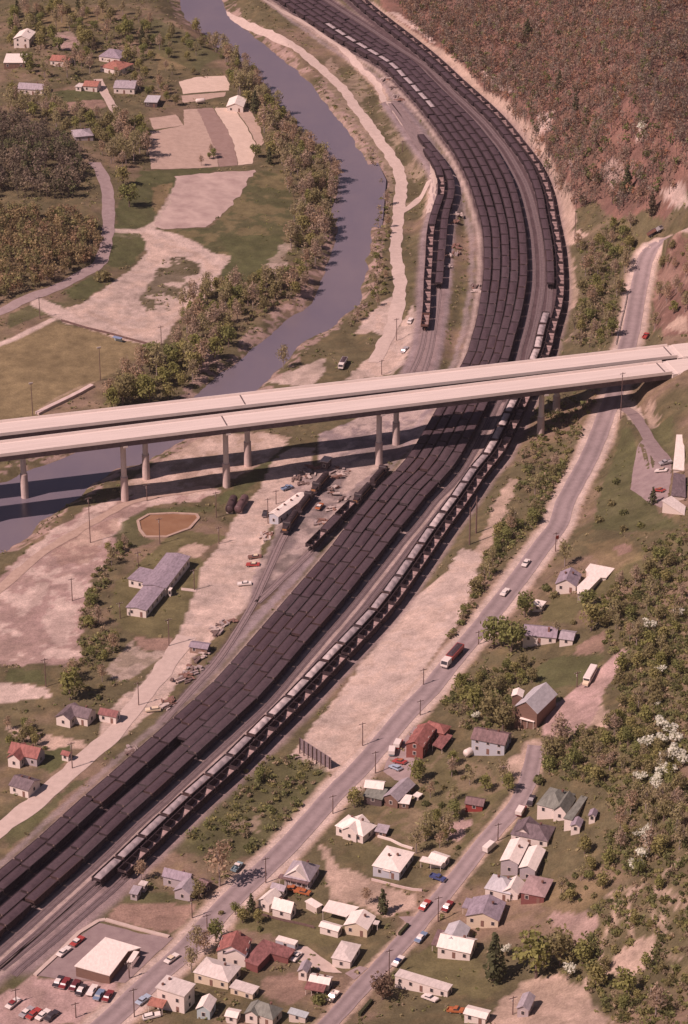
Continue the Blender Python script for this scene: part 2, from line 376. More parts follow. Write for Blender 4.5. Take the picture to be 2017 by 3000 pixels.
# wooded mountain on the far right, its rocky foot
area('litter', '2', '100,-160 180,20 330,150 560,330 720,470 830,620 920,760 1000,930 1050,960 1150,900 1240,1000 1380,950 1460,990 1568,860 1900,700 1900,-300', 2, mix='rust')
area('litter', 'h', '640,560 800,300 1000,280 1000,1000 700,1010 600,1000 620,800', 2, mix='brown')
for s in ('1180,750 1250,700 1330,720 1300,800 1200,830', ): area('rock', '2', s, 2, 2, .5)
for s in ('200,45 270,60 420,170 440,200 330,130', '620,310 680,330 790,410 760,420 640,350', '860,530 960,500 950,600 900,590', '1340,570 1380,570 1380,610 1350,620', '1020,720 1060,730 1040,750', '1440,870 1540,830 1600,900 1470,930'):
    area('rock', '2', s, 2, 1.5, .75)
band('tan', smooth(gpts('2', '120,20 330,165 520,310 700,470 800,590 905,720 990,890 1035,1030')), 6)
area('tan', '2', '985,1030 1080,1040 1120,1060 1060,1100 1010,1110', 1)
area('tan', '4', '1000,0 1050,80 1075,250 1060,300 1010,330 1000,440 950,500 960,400 1000,250', 1, mix='scrub')
area('tan', '4', '1060,400 1180,360 1240,380 1150,430 1090,470 1010,470', 1, mix='brown')
area('scrub', '4', '1060,60 1300,20 1330,80 1300,250 1260,460 1000,500 1090,350 1070,200', 0, amt=.8)
# far left: village, fields, the cleared loop
area('dry', '1', '180,80 230,40 530,40 520,100 420,110 350,90 300,130 250,150', 3)
area('pink', '1', '250,150 320,140 370,190 350,230 260,225', 1, mix='grass')
area('dry', '1', '700,230 830,190 900,260 860,310 720,320', 3); area('grass', '1', '660,60 900,180 1000,250 900,330 700,240', 3, amt=.7)
area('grass', '1', '190,420 440,400 490,450 480,465 230,480', 3)
area('brown', '1', '215,470 470,452 490,490 210,515', 1)
area('grass', '1', '640,780 900,762 1000,765 800,850 760,900 700,1020 640,1045 535,1035 525,960', 3)
area('dry', '1', '700,850 780,830 760,900 720,980 690,940', 3)
area('grass', '1', '960,1035 1180,775 1320,795 1350,1000 1250,1164 1000,1164 740,1045', 3, amt=.85, mix='dry', mixamt=.5)
area('grass', '3', '1000,170 1040,80 1000,-10 1270,-20 1320,30 1190,170 1080,210', 3)
area('pale', '3', '520,-40 700,-30 850,20 960,60 1060,80 1000,170 980,220 900,300 800,380 740,480 620,470 500,440 290,370 300,320 400,280 480,230 580,150 670,60 640,0 520,-10', 1, mix='tan')
area('scrub', '3', '740,95 830,80 920,120 880,220 760,340 660,330 640,260 700,170', 0, mix='pale', mixamt=.8)
area('grass', '3', '290,235 420,165 480,215 400,280 330,270', 3); area('grass', '3', '525,-60 600,-50 680,20 600,120 520,130 470,100', 3)
area('grass', '3', '35,350 150,290 200,275 290,290 300,320 200,340 35,410', 3, amt=.8)
area('pale', '3', '1200,150 1290,20 1340,30 1270,180 1230,220', 1, 2, .7, mix='scrub'); area('pink', '3', '840,500 950,510 1010,500 950,600 870,600', 1, 2, .7)
area('field', '3', '-200,500 35,475 240,380 380,410 530,450 690,490 590,570 160,810 35,830 -200,900', 1, .2)
band('tan', smooth(gpts('3', '190,770 300,700 420,655')), 1.2, 1, .2, .5)
band('pale', smooth(gpts('1', '500,1050 570,1052 640,1050 700,1035 740,980 790,900 830,820')), 5, 1, .4, .9); band('pale', smooth(gpts('1', '690,1050 800,1080 900,1130 980,1190')), 7, 1, .5); band('pale', smooth(gpts('3', '180,290 260,330 330,370')), 9, 1, .5)
band('tan', smooth(gpts('3', '400,330 520,390 640,420 740,400 850,330 930,230 960,130 880,60 760,30')), 3.2, 1, .5, .55); band('pale', smooth(gpts('3', '-60,500 60,460 160,410 240,365')), 3.4, 1, .3)
# strip between river and yard
area('tan', '2', '-60,250 60,420 150,560 230,700 250,850 230,950 150,930 80,700 -20,560 -100,450', 0, 1.5, .5, mix='scrub')
area('scrub', 'B', '0,150 200,60 430,400 640,620 850,900 950,1100 1000,1300 850,1500 720,1620 760,1300 700,1100 500,820 250,520', 0, .6, .75, mix='tan', mixamt=.35)
area('pale', '4', '60,430 130,340 240,250 270,310 230,400 260,400 330,300 350,360 350,430 310,500 280,570 230,610 20,640 0,640 60,590 150,520 200,440 150,420', 1, mix='tan')
area('pale', '3', '1200,660 1480,540 1470,620 1420,680', 1, 1.2, .9)
area('ballast', 'B', '380,120 470,100 700,300 900,560 860,640 720,500 520,380 420,230', 1, .5, .6)
# river bank, left below the bridge
area('pink', '5', '-200,700 35,410 200,265 400,130 560,85 700,55 960,40 1000,60 900,110 700,130 560,200 540,300 480,380 400,480 370,640 370,800 340,860 35,850 -200,850', 1, 1.5, .85, mix='pale', mixamt=.75)
for s in ('40,420 200,290 260,290 330,200 420,150 460,160 400,220 300,260 250,330 150,360 60,470', '60,600 140,470 220,480 200,560 110,620', '220,560 330,560 370,680 290,760 180,700'):
    area('pale', '5', s, 1, 2, .7)
area('pale', '3', '640,1060 760,1000 900,920 1080,890 1080,940 820,1010 700,1090', 1, 1, .8); area('pink', '3', '640,1080 800,1060 1050,1010 1180,1040 700,1110', 1, 1, .9)
area('brown', '5', '250,300 420,220 560,160 520,260 400,380 280,400', 1, 2, .6, mix='tan')
area('tan', '3', '560,1120 650,1060 760,990 900,910 1000,880 1200,880 1330,900 1280,960 1150,1050 1000,1110 900,1164 560,1164', 1, 1, .85, mix='pale')
area('grey', '4', '-100,880 -100,1010 100,1020 260,990 430,860 560,780 700,730 640,690 400,730 100,800', 1, .6, .85, mix='pale', mixamt=.5)
area('grass', '5', '980,100 1180,-60 1260,-90 1220,-20 1100,80 1000,130', 3)
area('grass', '5', '520,270 560,200 640,150 700,140 980,130 960,150 640,180 640,260 700,290 600,320', 3, .6, .8)
area('lawn', '5', '505,560 520,480 600,420 700,330 760,270 850,240 1000,260 1030,270 960,310 880,300 790,340 900,350 940,410 920,470 880,540 800,725 640,715 560,690 510,620', 3, .3)
area('tan', '5', '820,320 880,295 950,310 900,370 820,345', 1, .5)
area('pale', '5', '480,880 600,740 640,790 780,785 700,850 560,930', 1, 1.5, .7, mix='scrub')
area('brown', '5', '612,725 785,728 770,785 640,780', 1, .3)
area('pale', '5', '930,390 1020,280 1060,200 1110,120 1180,60 1240,-80 1330,-140 1430,-140 1420,-40 1350,60 1230,230 1180,330 1190,450 1130,590 1000,700 870,830 720,1060 640,1110 560,1180 420,1240 460,1120 540,1010 650,930 800,740 880,540', 1, .5, mix='tan', mixamt=.35)
area('grey', 'E', '590,820 760,480 1000,300 1240,260 1560,250 1560,300 1480,370 1160,720 900,1000 600,1300 440,1480 380,1460 420,1200 560,950', 1, .5, .75, mix='pale', mixamt=.4)
area('pale', 'E', '1130,540 1240,290 1500,260 1560,280 1400,380 1180,560', 1, .5, .8)
area('grey', '5', '1220,560 1320,440 1430,330 1420,380 1330,490 1180,650 960,880 820,1040 800,1020 960,830 1130,640', 1, .3, .8)
area('grass', '5', '35,860 180,880 210,940 35,925', 3); area('pale', '5', '-100,950 35,930 200,950 230,1000 60,1020 -100,1040', 1)
area('tan', '7', '20,40 160,70 380,110 390,150 230,150 60,80', 1, .4); area('grass', '7', '190,150 330,130 310,190 230,260 180,230', 3)
area('grass', '7', '35,520 200,400 340,290 420,270 300,360 120,540 35,600', 3, .6, .8)
# between the yard and the highway
area('pale', '6', '480,420 540,320 640,330 620,440 570,560 500,690 400,830 345,950 250,1060 120,1210 0,1330 -80,1330 -150,1300 -220,1250 -130,1120 0,960 150,760 330,540', 1, .9, mix='tan', mixamt=.45)
area('tan', '6', '600,330 660,220 700,90 760,0 800,10 740,150 690,280 640,370', 1, 1.2, .9)
area('grass', '7', '960,300 1180,160 1360,190 1500,230 1450,330 1200,620 1060,650 800,610 700,640 860,520', 0, 1, .7)
area('tan', '7', '1000,480 1160,470 1180,520 1050,510', 0, 2, .6)
area('brown', '7', '500,900 560,835 700,850 880,830 890,880 790,985 480,925', 1, .4); area('grass', '7', '560,820 700,790 900,820 880,850 700,850 560,850', 3, .4, .8)
area('ballast', '7', '-60,1110 200,880 470,720 600,690 480,830 250,1000 -60,1230', 1, .6, .8, mix='tan', mixamt=.5)
area('grass', '7', '35,1180 250,1000 450,900 480,930 160,1180 60,1280', 3, .5, .7)
area('pink', '7', '-60,1300 160,1175 200,1190 520,1200 560,1260 380,1400 -60,1420', 1, .4)
# hillside village on the right
area('grass', 'h', '200,2332 260,2050 330,1900 400,1640 470,1640 500,1780 470,2050 600,2150 740,2260 800,2332', 3, .5, .85)
area('lawn', '6', '900,640 960,520 1080,540 1240,420 1360,330 1380,420 1200,520 1080,600 1040,660', 3, .8)
area('dry', '6', '1100,300 1300,270 1360,360 1250,420 1150,380', 3, .8, .7); area('brown', '6', '1230,310 1295,295 1310,335 1260,350', 1, .3)
area('brown', '6', '1080,750 1190,690 1190,780 1060,800', 1, .5); area('grass', '6', '820,900 960,810 1090,800 1200,800 1080,930 960,950', 3, .5)
area('pink', '6', '1290,770 1250,860 1190,960 1150,1090 1100,1140 900,1156 930,1050 1010,990 1090,920 1170,860 1260,780', 1, .4)
area('tan', '6', '1130,1110 1170,1030 1220,1080 1200,1140', 1)
area('tan', '8', '710,220 760,190 880,150 890,230 800,300 770,260', 1, .5)
area('lawn', '8', '250,700 560,600 700,380 780,330 640,220 440,170 300,280 200,420 40,580 -10,640', 3, .5, .75, mix='brown', mixamt=.3)
area('tan', '8', '-60,690 20,680 140,740 330,800 340,870 200,900 60,840 -60,830', 1, .5); area('pink', '8', '500,480 580,470 560,550 480,540', 1)
area('tan', '7', '1450,580 1490,590 1560,740 1568,860 1500,750', 1, .4)
area('lawn', '7', '1030,900 1150,880 1480,950 1568,1010 1500,1050 1180,980 1020,950', 3, .4); area('brown', '7', '1190,1190 1350,1160 1400,1260 1330,1310 1180,1270', 1, .5, .8)
area('lawn', '8', '290,1100 420,1020 640,1100 620,1180 760,1200 640,1280 500,1240 260,1150', 3, .4); area('dry', '8', '900,850 940,730 1180,730 1200,800 1050,900', 3, 1, .7)
area('tan', '8', '650,1400 720,1290 830,1180 980,1165 1080,1220 1240,1420', 1, .8)
area('tan', '8', '1220,1090 1350,1010 1390,1040 1380,1130 1270,1180 1200,1150', 1, 1.5); area('pink', '8', '940,900 1060,880 1160,940 1100,1040 1000,960', 1, 2, .7)
for s, wd in (('1520,650 1420,740 1405,850 1410,910 1435,1000', 1.6), ('1340,755 1250,850 1190,1000 1160,1090 1200,1160', 1.5), ('1420,760 1490,800 1568,850', 1.2), ('1410,900 1490,960 1440,1040', 1.2), ('1100,1180 1110,1290 1230,1380', 1.6), ('1240,840 1180,860 1200,800', 1.2), ('1300,900 1320,1010', 1.2), ('1410,930 1480,930', 1), ('1230,860 1245,930 1240,1010', 1), ('1290,800 1300,880 1310,960 1330,1030', 1.1), ('1200,930 1240,960 1275,905', .9), ('1360,760 1330,840 1290,870', 1), ('1430,760 1470,850 1450,930', 1.1), ('1400,1000 1400,1080 1420,1150', 1.4), ('1180,1060 1150,1130 1170,1200', 1.4), ('1450,790 1530,900 1568,880', 1), ('1390,1050 1460,1100 1540,1090', 1), ('1130,1000 1100,1080 1060,1060', 1.2), ('1210,800 1240,770 1330,760 1350,775', 1.8)):
    band('tan', smooth(gpts('8', s)), wd * .62, 0, .22, .85)
area('pale', 'h', '390,1460 470,1450 540,1540 550,1640 470,1600 430,1560', 1, .6)
area('tan', 'h', '560,1460 640,1520 650,1640 570,1640', 1, 1.2, .8); area('tan', 'h', '690,960 800,870 860,900 860,1000', 1, 1, .8)
area('grass', 'h', '560,1640 740,1560 780,1800 700,1850', 3, 1, .7)
# road shoulders, yard soil
band('tan', ROADS['main'], 14.0, 1, .3, .8); band('pale', ROADS['main'], 11.6, 1, .2); band('tan', ROADS['street'], 7.6, 1, .2); band('tan', ROADS['strip'], 6.2, 1, .5, .9)
m = np.clip((6.5 - (DYARD + wx * .3)) / 3, 0, 1); blend(m, jit(C['ballast'], .35)); CLS[m > .3] = 1
dpk = np.full(xf.shape, 1e9)
for L in (T1, T2, T3, T4, T5, *[q[q[:, 1] > 1075] for q in (T6, T7, T8, T9)]): dpk = np.minimum(dpk, dline(xf, yf, L[::3], 14)[0])
m = np.clip((np.where(yf > 1060, 4.2, 2.9) - dpk) / .9, 0, 1); blend(m, jit(C['coal'], .3), .9)
m = np.clip((3.0 - ds) / 1.5, 0, 1); blend(m, jit(C['coal'], .3), .55); CLS[m > .3] = 1
for L, wd in ((offset(T5, 2.5 * SGN), 1.5), (offset(T5, 6.9 * SGN), 1.2), (offset(T7, 2.3 * SGN), 1.3), (offset(T8, -2.6 * SGN), .9)): band('pale', L[L[:, 1] < 1060][::2], wd, 1, .1, .6)
band('pale', offset(T1, -3.6 * SGN)[::2], 2.2, 1, .1, .6)
for L, wd in ((offset(T1, -7.5 * SGN), 2.5), (offset(L2, 4.5 * SGN), 2.4), (offset(L1, -3.4 * SGN), 2.2)): band('grey', L[::2], wd, 1, .3, .6)
m = np.clip(-SDR / 2, 0, 1); blend(m, C['brown']); CLS[SDR < 2] = 1
for nm_, L_w in (('riverside', 7), ('strip', 4.5), ('cross', 4.5), ('southwest', 8), ('bank', 5.5), ('left', 7), ('lane', 6), ('hill', 6), ('main', 10), ('street', 7)): CLS[dline(xf, yf, ROADS[nm_], 14)[0] < L_w / 2 + .8] = 1
for s_ in ('680,540 830,500 835,500 900,495 1135,490 1202,650 1150,760 690,772', '805,365 1050,345 1045,410 830,470', '800,785 1170,770 1030,960 935,1040 690,1035'): CLS[inpoly(xf, yf, gpts('1', s_))] = 1
for z_, s_ in (('7', '450,930 790,1000 560,1215 160,1180'), ('h', '490,1700 640,1750 745,1880 670,2195 460,2060'), ('5', '620,195 680,160 905,165 860,235 760,275 665,272')): CLS[inpoly(xf, yf, gpts(z_, s_))] = 1
b_ = (SDR > 0) & (SDR < 7); blend(b_ & (n3 > .5), jit(C['pink']), .6)
ground_m = attr_mat('ground_soil_and_turf', (1.6, .22), .26)
ny, nx = XX.shape
idx = np.arange(ny * nx).reshape(ny, nx)
Q = np.stack([idx[:-1, :-1].ravel(), idx[:-1, 1:].ravel(), idx[1:, 1:].ravel(), idx[1:, :-1].ravel()], 1)
gobj = link(bpy.data.objects.new('ground', np_mesh('ground', np.stack([xf, yf, HG.ravel()], 1), Q, ground_m, np.clip(TONE, 0, 1), True)))
tag(gobj, kind='structure')
def cls_at(x, y):
    i = np.clip(np.round(np.interp(x, GX, np.arange(nx))).astype(int), 0, nx - 1); j = np.clip(np.round(np.interp(y, GY, np.arange(ny))).astype(int), 0, ny - 1)
    return CLS[j * nx + i]

# ------------------------------------------------------------------ sheets: water, roads, lots, fields
def ribbon(name, line, wd, m, lift=.10, edge=.0, across=3, kind='structure', parent=None, z=None, tones=None):
    N = normals(line); V = []; n = len(line); rr = np.random.default_rng(len(line))
    s = np.concatenate([[0], np.cumsum(np.hypot(*np.diff(line, axis=0).T))])
    for k in range(across + 1):
        t = (k / across - .5) * wd; jt = 0
        if edge and k in (0, across): jt = (vnoise(s / 5, s * 0 + k, 3) - .5) * 2 * edge
        P = line + N * (t + jt)[:, None] if edge and k in (0, across) else line + N * t
        zz = (hgt(P[:, 0], P[:, 1]) + lift) if z is None else np.full(n, z)
        V.append(np.column_stack([P, zz]))
    V = np.concatenate(V); q = []
    for k in range(across):
        a = np.arange(n - 1) + k * n; q.append(np.stack([a, a + n, a + n + 1, a + 1], 1))
    tn = None if tones is None else np.repeat(np.array(tones), n)[:, None] * np.array([(.29, .226, .219)])
    o = link(bpy.data.objects.new(name, np_mesh(name, V, np.concatenate(q), m, tn, True)), parent)
    if kind and parent is None: tag(o, kind=kind)
    return o
def sheet(name, poly, m, lift=.09, step=2.2, edge=.4, kind='structure', z=None):
    P = []
    for a in range(len(poly)):
        p, q = poly[a], poly[(a + 1) % len(poly)]; k = max(1, int(math.hypot(*(q - p)) / step))
        for t in range(k):
            v = p + (q - p) * t / k
            if edge: v = v + np.array([(vnoise(np.array([v[0] / 3.]), np.array([v[1] / 3.]), 4)[0] - .5), (vnoise(np.array([v[0] / 3.]), np.array([v[1] / 3.]), 9)[0] - .5)]) * 2 * edge
            P.append(v)
    P = np.array(P); gx, gy = np.meshgrid(np.arange(P[:, 0].min(), P[:, 0].max(), step), np.arange(P[:, 1].min(), P[:, 1].max(), step))
    gx, gy = gx.ravel(), gy.ravel(); ok = inpoly(gx, gy, P)
    ok[ok] = dline(gx[ok], gy[ok], np.vstack([P, P[:1]]))[0] > step * .5
    pv = [Vector(v) for v in P] + [Vector((a, b)) for a, b in zip(gx[ok], gy[ok])]
    r = delaunay_2d_cdt(pv, [], [tuple(range(len(P)))], 1, 1e-4)
    V = np.array([tuple(v) for v in r[0]]); T = np.array([f for f in r[2] if len(f) == 3])
    V = np.column_stack([V, (hgt(V[:, 0], V[:, 1]) + lift) if z is None else np.full(len(V), z)])
    T = np.array([t if np.cross(V[t[1]][:2] - V[t[0]][:2], V[t[2]][:2] - V[t[0]][:2]) > 0 else t[::-1] for t in T])
    o = link(bpy.data.objects.new(name, np_mesh(name, V, T, m, None, True))); tag(o, kind=kind); return o

water_m = mat('river_water', (.15, .13, .16), .25, .02, .0, (.20, .165, .18), bump=.0, stretch=(1, .5, 1), spec=.35)
n_, l_ = water_m.node_tree.nodes, water_m.node_tree.links
nz = n_.new('ShaderNodeTexNoise'); nz.inputs['Scale'].default_value = .8; nz.inputs['Detail'].default_value = 5
tc = n_.new('ShaderNodeTexCoord'); l_.new(tc.outputs['Object'], nz.inputs[0])
bp = n_.new('ShaderNodeBump'); bp.inputs['Strength'].default_value = .25; bp.inputs['Distance'].default_value = .12
l_.new(nz.outputs[0], bp.inputs['Height']); l_.new(bp.outputs[0], n_['Principled BSDF'].inputs['Normal'])
cen = RIVER.copy(); nxt = np.roll(cen, -1, 0) - np.roll(cen, 1, 0); nn = np.stack([nxt[:, 1], -nxt[:, 0]], 1); nn /= np.hypot(nn[:, 0], nn[:, 1])[:, None]
area2 = np.sum(cen[:, 0] * np.roll(cen[:, 1], -1) - np.roll(cen[:, 0], -1) * cen[:, 1])
sheet('river', cen + nn * (5 if area2 > 0 else -5), water_m, z=WATER_Z, step=8, edge=0)
asphalt = mat('worn_asphalt', (.27, .20, .19), .9, .35, .0, (.36, .275, .26), stretch=(1, 1, 1)); road_m = attr_mat('highway_asphalt', (.5, .08), .12, .9, 0)
asphalt2 = mat('lot_asphalt', (.23, .165, .16), .9, .3, .0, (.31, .235, .22))
palegravel = mat('pale_gravel', (.47, .365, .31), .95, .4, .0, (.57, .45, .385))
tanearth = mat('tan_earth', (.36, .25, .195), .95, .5, .0, (.47, .34, .27))
soil = mat('ploughed_soil', (.40, .285, .225), .95, .35, .0, (.50, .365, .29), bump=.3)
soil_d = mat('dark_ploughed_soil', (.27, .175, .145), .95, .35, .0, (.33, .225, .19))
soil_p = mat('pale_ploughed_soil', (.56, .43, .34), .95, .35, .0, (.66, .51, .41))
WEAR = [1.25, 1.0, .84, .95, 1.08, 1.12, 1.05, .93, .84, 1.0, 1.25]
ribbon('highway', ROADS['main'], 7.4, road_m, .13, .15, 10, tones=WEAR)
ribbon('street', ROADS['street'], 5.6, road_m, .13, .25, 10, tones=WEAR)
ribbon('hill_road', ROADS['hill'], 5.0, asphalt2, .12, .3, 3)
ribbon('park_road', ROADS['left'], 6.0, asphalt, .12, .5, 4)
ribbon('dirt_road', ROADS['riverside'], 6.0, palegravel, .12, .7, 4)
ribbon('dirt_road', ROADS['strip'], 3.4, palegravel, .12, .8, 3)
ribbon('dirt_road', ROADS['cross'], 3.4, palegravel, .13, .5, 3)
ribbon('dirt_road', ROADS['southwest'], 7.0, palegravel, .12, .7, 4)
ribbon('dirt_road', ROADS['bank'], 4.2, tanearth, .12, .7, 3)
ribbon('lane', ROADS['lane'], 5.0, palegravel, .12, .4, 3)
sheet('parking_lot', gpts('7', '450,937 640,985 790,1003 620,1170 570,1212 480,1205 300,1195 165,1178 260,1080'), asphalt2, .11)
sheet('parking_lot', gpts('h', '500,1800 560,1700 640,1780 745,1880 740,1990 720,2100 670,2190 590,2150 465,2060 480,1900'), asphalt2, .11)
sheet('forecourt', gpts('e', '440,350 520,240 560,300 430,430 560,560 480,660 470,760 330,740 230,660 290,500'), asphalt, .10)
field_1 = '680,600 830,572 840,570 835,500 900,495 940,590 985,690 995,760 690,770 675,690'
sheet('ploughed_field', gpts('1', field_1), soil, .10)
sheet('ploughed_field', gpts('1', '895,494 968,490 1035,590 1065,660 1082,752 998,760 985,690 940,590'), soil_d, .10)
sheet('ploughed_field', gpts('1', '972,490 1060,490 1120,570 1165,660 1150,745 1085,752 1066,660 1036,590'), soil_p, .10)
sheet('ploughed_field', gpts('1', '1064,490 1135,492 1180,570 1202,650 1160,700 1168,655 1122,565'), soil, .10)
sheet('ploughed_field', gpts('1', '680,538 800,522 838,570 700,590'), soil, .10)
sheet('ploughed_field', gpts('1', '815,372 900,350 1025,345 1048,385 1040,412 835,428'), soil_p, .10)
sheet('ploughed_field', gpts('1', '825,436 1030,420 1020,440 830,470'), soil, .10)
sheet('bare_field', gpts('1', '805,800 960,785 1165,775 1110,860 1030,960 935,1035 740,1040 700,1030 770,930'), mat('trampled_field', (.36, .255, .225), .95, .12, .0, (.54, .41, .35)), .10, edge=1.2)
sheet('sludge_pond', gpts('5', '628,198 680,168 790,163 895,168 903,185 860,232 760,268 665,268 640,235'), mat('rusty_sludge', (.23, .115, .06), .5, .12, .0, (.31, .175, .10)), .12, edge=.3)
sheet('driveway', gpts('7', '1345,1045 1400,1045 1500,1120 1555,1165 1480,1160 1370,1130 1325,1095'), palegravel, .11, edge=.2)
sheet('driveway', gpts('c', '500,1260 640,1190 720,1215 590,1320'), asphalt, .10, edge=.2)
sheet('driveway', gpts('c', '1000,740 1150,740 1180,760 1090,820'), asphalt, .10, edge=.2)
sheet('footpath', gpts('5', '825,500 895,508 893,520 825,512'), palegravel, .10, edge=0)

# ---- tracks: bed, two rails
bed_m = mat('sooty_ballast', (.125, .088, .09), .95, .7, .0, (.20, .15, .15))
bed_p = mat('dusty_ballast', (.21, .155, .15), .95, .7, .0, (.29, .22, .21))
rail_m = mat('worn_rail', (.30, .22, .20), .5, .5, .2, metal=.3)
for k, L in enumerate(TRACKS):
    o = ribbon('railway_track', L, 2.7, bed_m if k < 9 else bed_p, .16, .12, 2)
    for sgn in (-1, 1): ribbon('rail', offset(L, sgn * .72), .16, rail_m, .30, 0, 1, None, o)

# ------------------------------------------------------------------ the twin highway bridges
conc = mat('pale_concrete', (.66, .555, .49), .85, .25, .0, (.75, .64, .57)); conc_d = mat('deck_concrete', (.60, .505, .445), .9, .5, .0, (.71, .605, .54), stretch=(.08, 1.6, 1))
conc_s = mat('stained_concrete', (.50, .38, .34), .9, .4, .0, (.62, .49, .44)); girder_m = mat('weathered_girder', (.17, .12, .115), .8, .5, .3); joint_m = mat('deck_joint', (.10, .07, .07), .9)
DECK_Z = 26.5
lane_m = mat('worn_wheel_path', (.565, .475, .42), .9, .6, .0, (.69, .588, .525), stretch=(.05, 1.5, 1))
def bridge(name, farline, piers, joints, end_px, label):
    a, b = at_z(px(*farline[0]), DECK_Z + .9), at_z(px(*farline[1]), DECK_Z + .9)
    u = (b - a) / np.hypot(*(b - a)); nrm = np.array((u[1], -u[0]))          # towards the camera
    c0 = a + nrm * 6.0
    e = at_z(px(*end_px), DECK_Z); Lend = (e - c0) @ u; L0 = -190.0
    org = Vector((c0[0], c0[1], 0)); rz = math.atan2(u[1], u[0])
    root = empty(name, org, rz, label, 'bridge', 'twin highway bridges over the valley')
    ln, mid = Lend - L0, (Lend + L0) / 2
    MB().box((mid, 0, DECK_Z - .15), (ln, 10.9, .3)).build('deck', conc_d, root)
    for s in (-1, 1):
        MB().prism([(L0, s * 5.4, DECK_Z - .45), (L0, s * 6.0, DECK_Z - .45), (L0, s * 5.95, DECK_Z + .9), (L0, s * 5.65, DECK_Z + .9), (L0, s * 5.45, DECK_Z + .2)][::s], (ln, 0, 0)).build('parapet', conc, root)
    for y in (-3.7, -1.9, 1.7, 3.5): MB().box((mid, y, DECK_Z + .004), (ln, .9, .012)).build('worn_lane', lane_m, root)
    for y in (-5.2, -1.8, 1.8, 5.2): MB().box((mid, y, DECK_Z - 1.6), (ln, .45, 2.4)).build('girder', girder_m, root)
    for jp in joints:
        q = at_z(px(*jp), DECK_Z); x = (q - c0) @ u
        MB().box((x, 0, DECK_Z + .012), (.55, 10.8, .03)).build('expansion_joint', joint_m, root)
    for pp in piers:
        q = on_ground(px(*pp)); x = float((np.array((q[0], q[1])) - c0) @ u)
        wx_, wy_ = c0 + u * x; zg = float(hgt(wx_, wy_)) - .6
        h = DECK_Z - 2.7 - zg
        m = MB().cyl((x, 0, zg + h * .42), (x, 0, DECK_Z - 4.0), 1.15, 1.1, 16)
        p_ = m.build('pier', conc, root)
        MB().cyl((x, 0, zg), (x, 0, zg + h * .42), 1.55, 1.5, 16).build('pier_base', conc_s, p_)
        MB().prism([(x - .9, -5.6, DECK_Z - 2.72), (x - .9, 5.6, DECK_Z - 2.72), (x - .9, 5.6, DECK_Z - 3.4), (x - .9, 1.4, DECK_Z - 4.3), (x - .9, -1.4, DECK_Z - 4.3), (x - .9, -5.6, DECK_Z - 3.4)], (1.8, 0, 0)).build('pier_cap', conc, p_)
    # abutment and approach on the hillside
    MB().box((Lend + 1.2, 0, DECK_Z - 3.2), (2.4, 13.2, 6.0)).build('abutment', conc, root)
    for s in (-1, 1): MB().prism([(Lend + 2.4, s * 6.5, DECK_Z - .2), (Lend + 2.4, s * 6.5, DECK_Z - 6.5), (Lend + 12, s * 6.5, DECK_Z - .2)], (0, s * .5, 0)).build('wing_wall', conc, root)
    MB().box((Lend + 60, 0, DECK_Z - .3), (115.2, 12.8, .5)).build('approach_slab', conc_d, root)
    return root
bridge('highway_bridge', (('3', 33, 912), ('4', 1460, 545)), [('o', -45, 1160), ('o', 285, 1140), ('o', 518, 1111), ('o', 853, 1043), ('o', 1234, 993)],
       [('3', 1028, 838), ('4', 1446, 583)], ('4', 1475, 585), 'pale concrete highway bridge deck nearer the front of the pair, on tall round piers')
bridge('highway_bridge', (('3', 33, 820), ('4', 1460, 475)), [('o', 43, 1100), ('o', 330, 1082), ('o', 560, 1052), ('o', 888, 992), ('o', 1268, 940)],
       [('3', 1107, 735), ('4', 1464, 495)], ('4', 1490, 502), 'pale concrete highway bridge deck at the back of the pair, upstream of the other')

# ------------------------------------------------------------------ coal hoppers
steel = mat('sooty_black_steel', (.05, .032, .034), .8, 1.2, .35, spec=.25); steel_r = mat('rusty_steel', (.17, .085, .065), .85, 1.5, .35)
coal_m = mat('heaped_coal', (.056, .034, .040), .85, 1.6, .0, (.088, .056, .064), bump=.6, spec=.35); inner_m = mat('bare_rusty_hopper_floor', (.30, .205, .19), .75, .8, .25); pale_load = mat('pale_crushed_stone', (.29, .24, .24), .9, 1.4, .0, (.42, .355, .35), bump=.7)
pale_load2 = mat('white_crushed_stone', (.43, .36, .345), .9, 1.4, .0, (.56, .475, .45), bump=.7)
coal_m2 = mat('dusty_coal', (.064, .042, .048), .85, 1.1, .0, (.102, .068, .075), bump=.6)
bogie_m = mat('dark_bogie', (.07, .05, .05), .8); brake_m = mat('worn_brake_wheel', (.22, .15, .13), .6)
HL, HW, ZR, ZF, ZT = 12.8, 3.3, .45, 1.55, 3.75       # body length, width, rail top, sill, rim
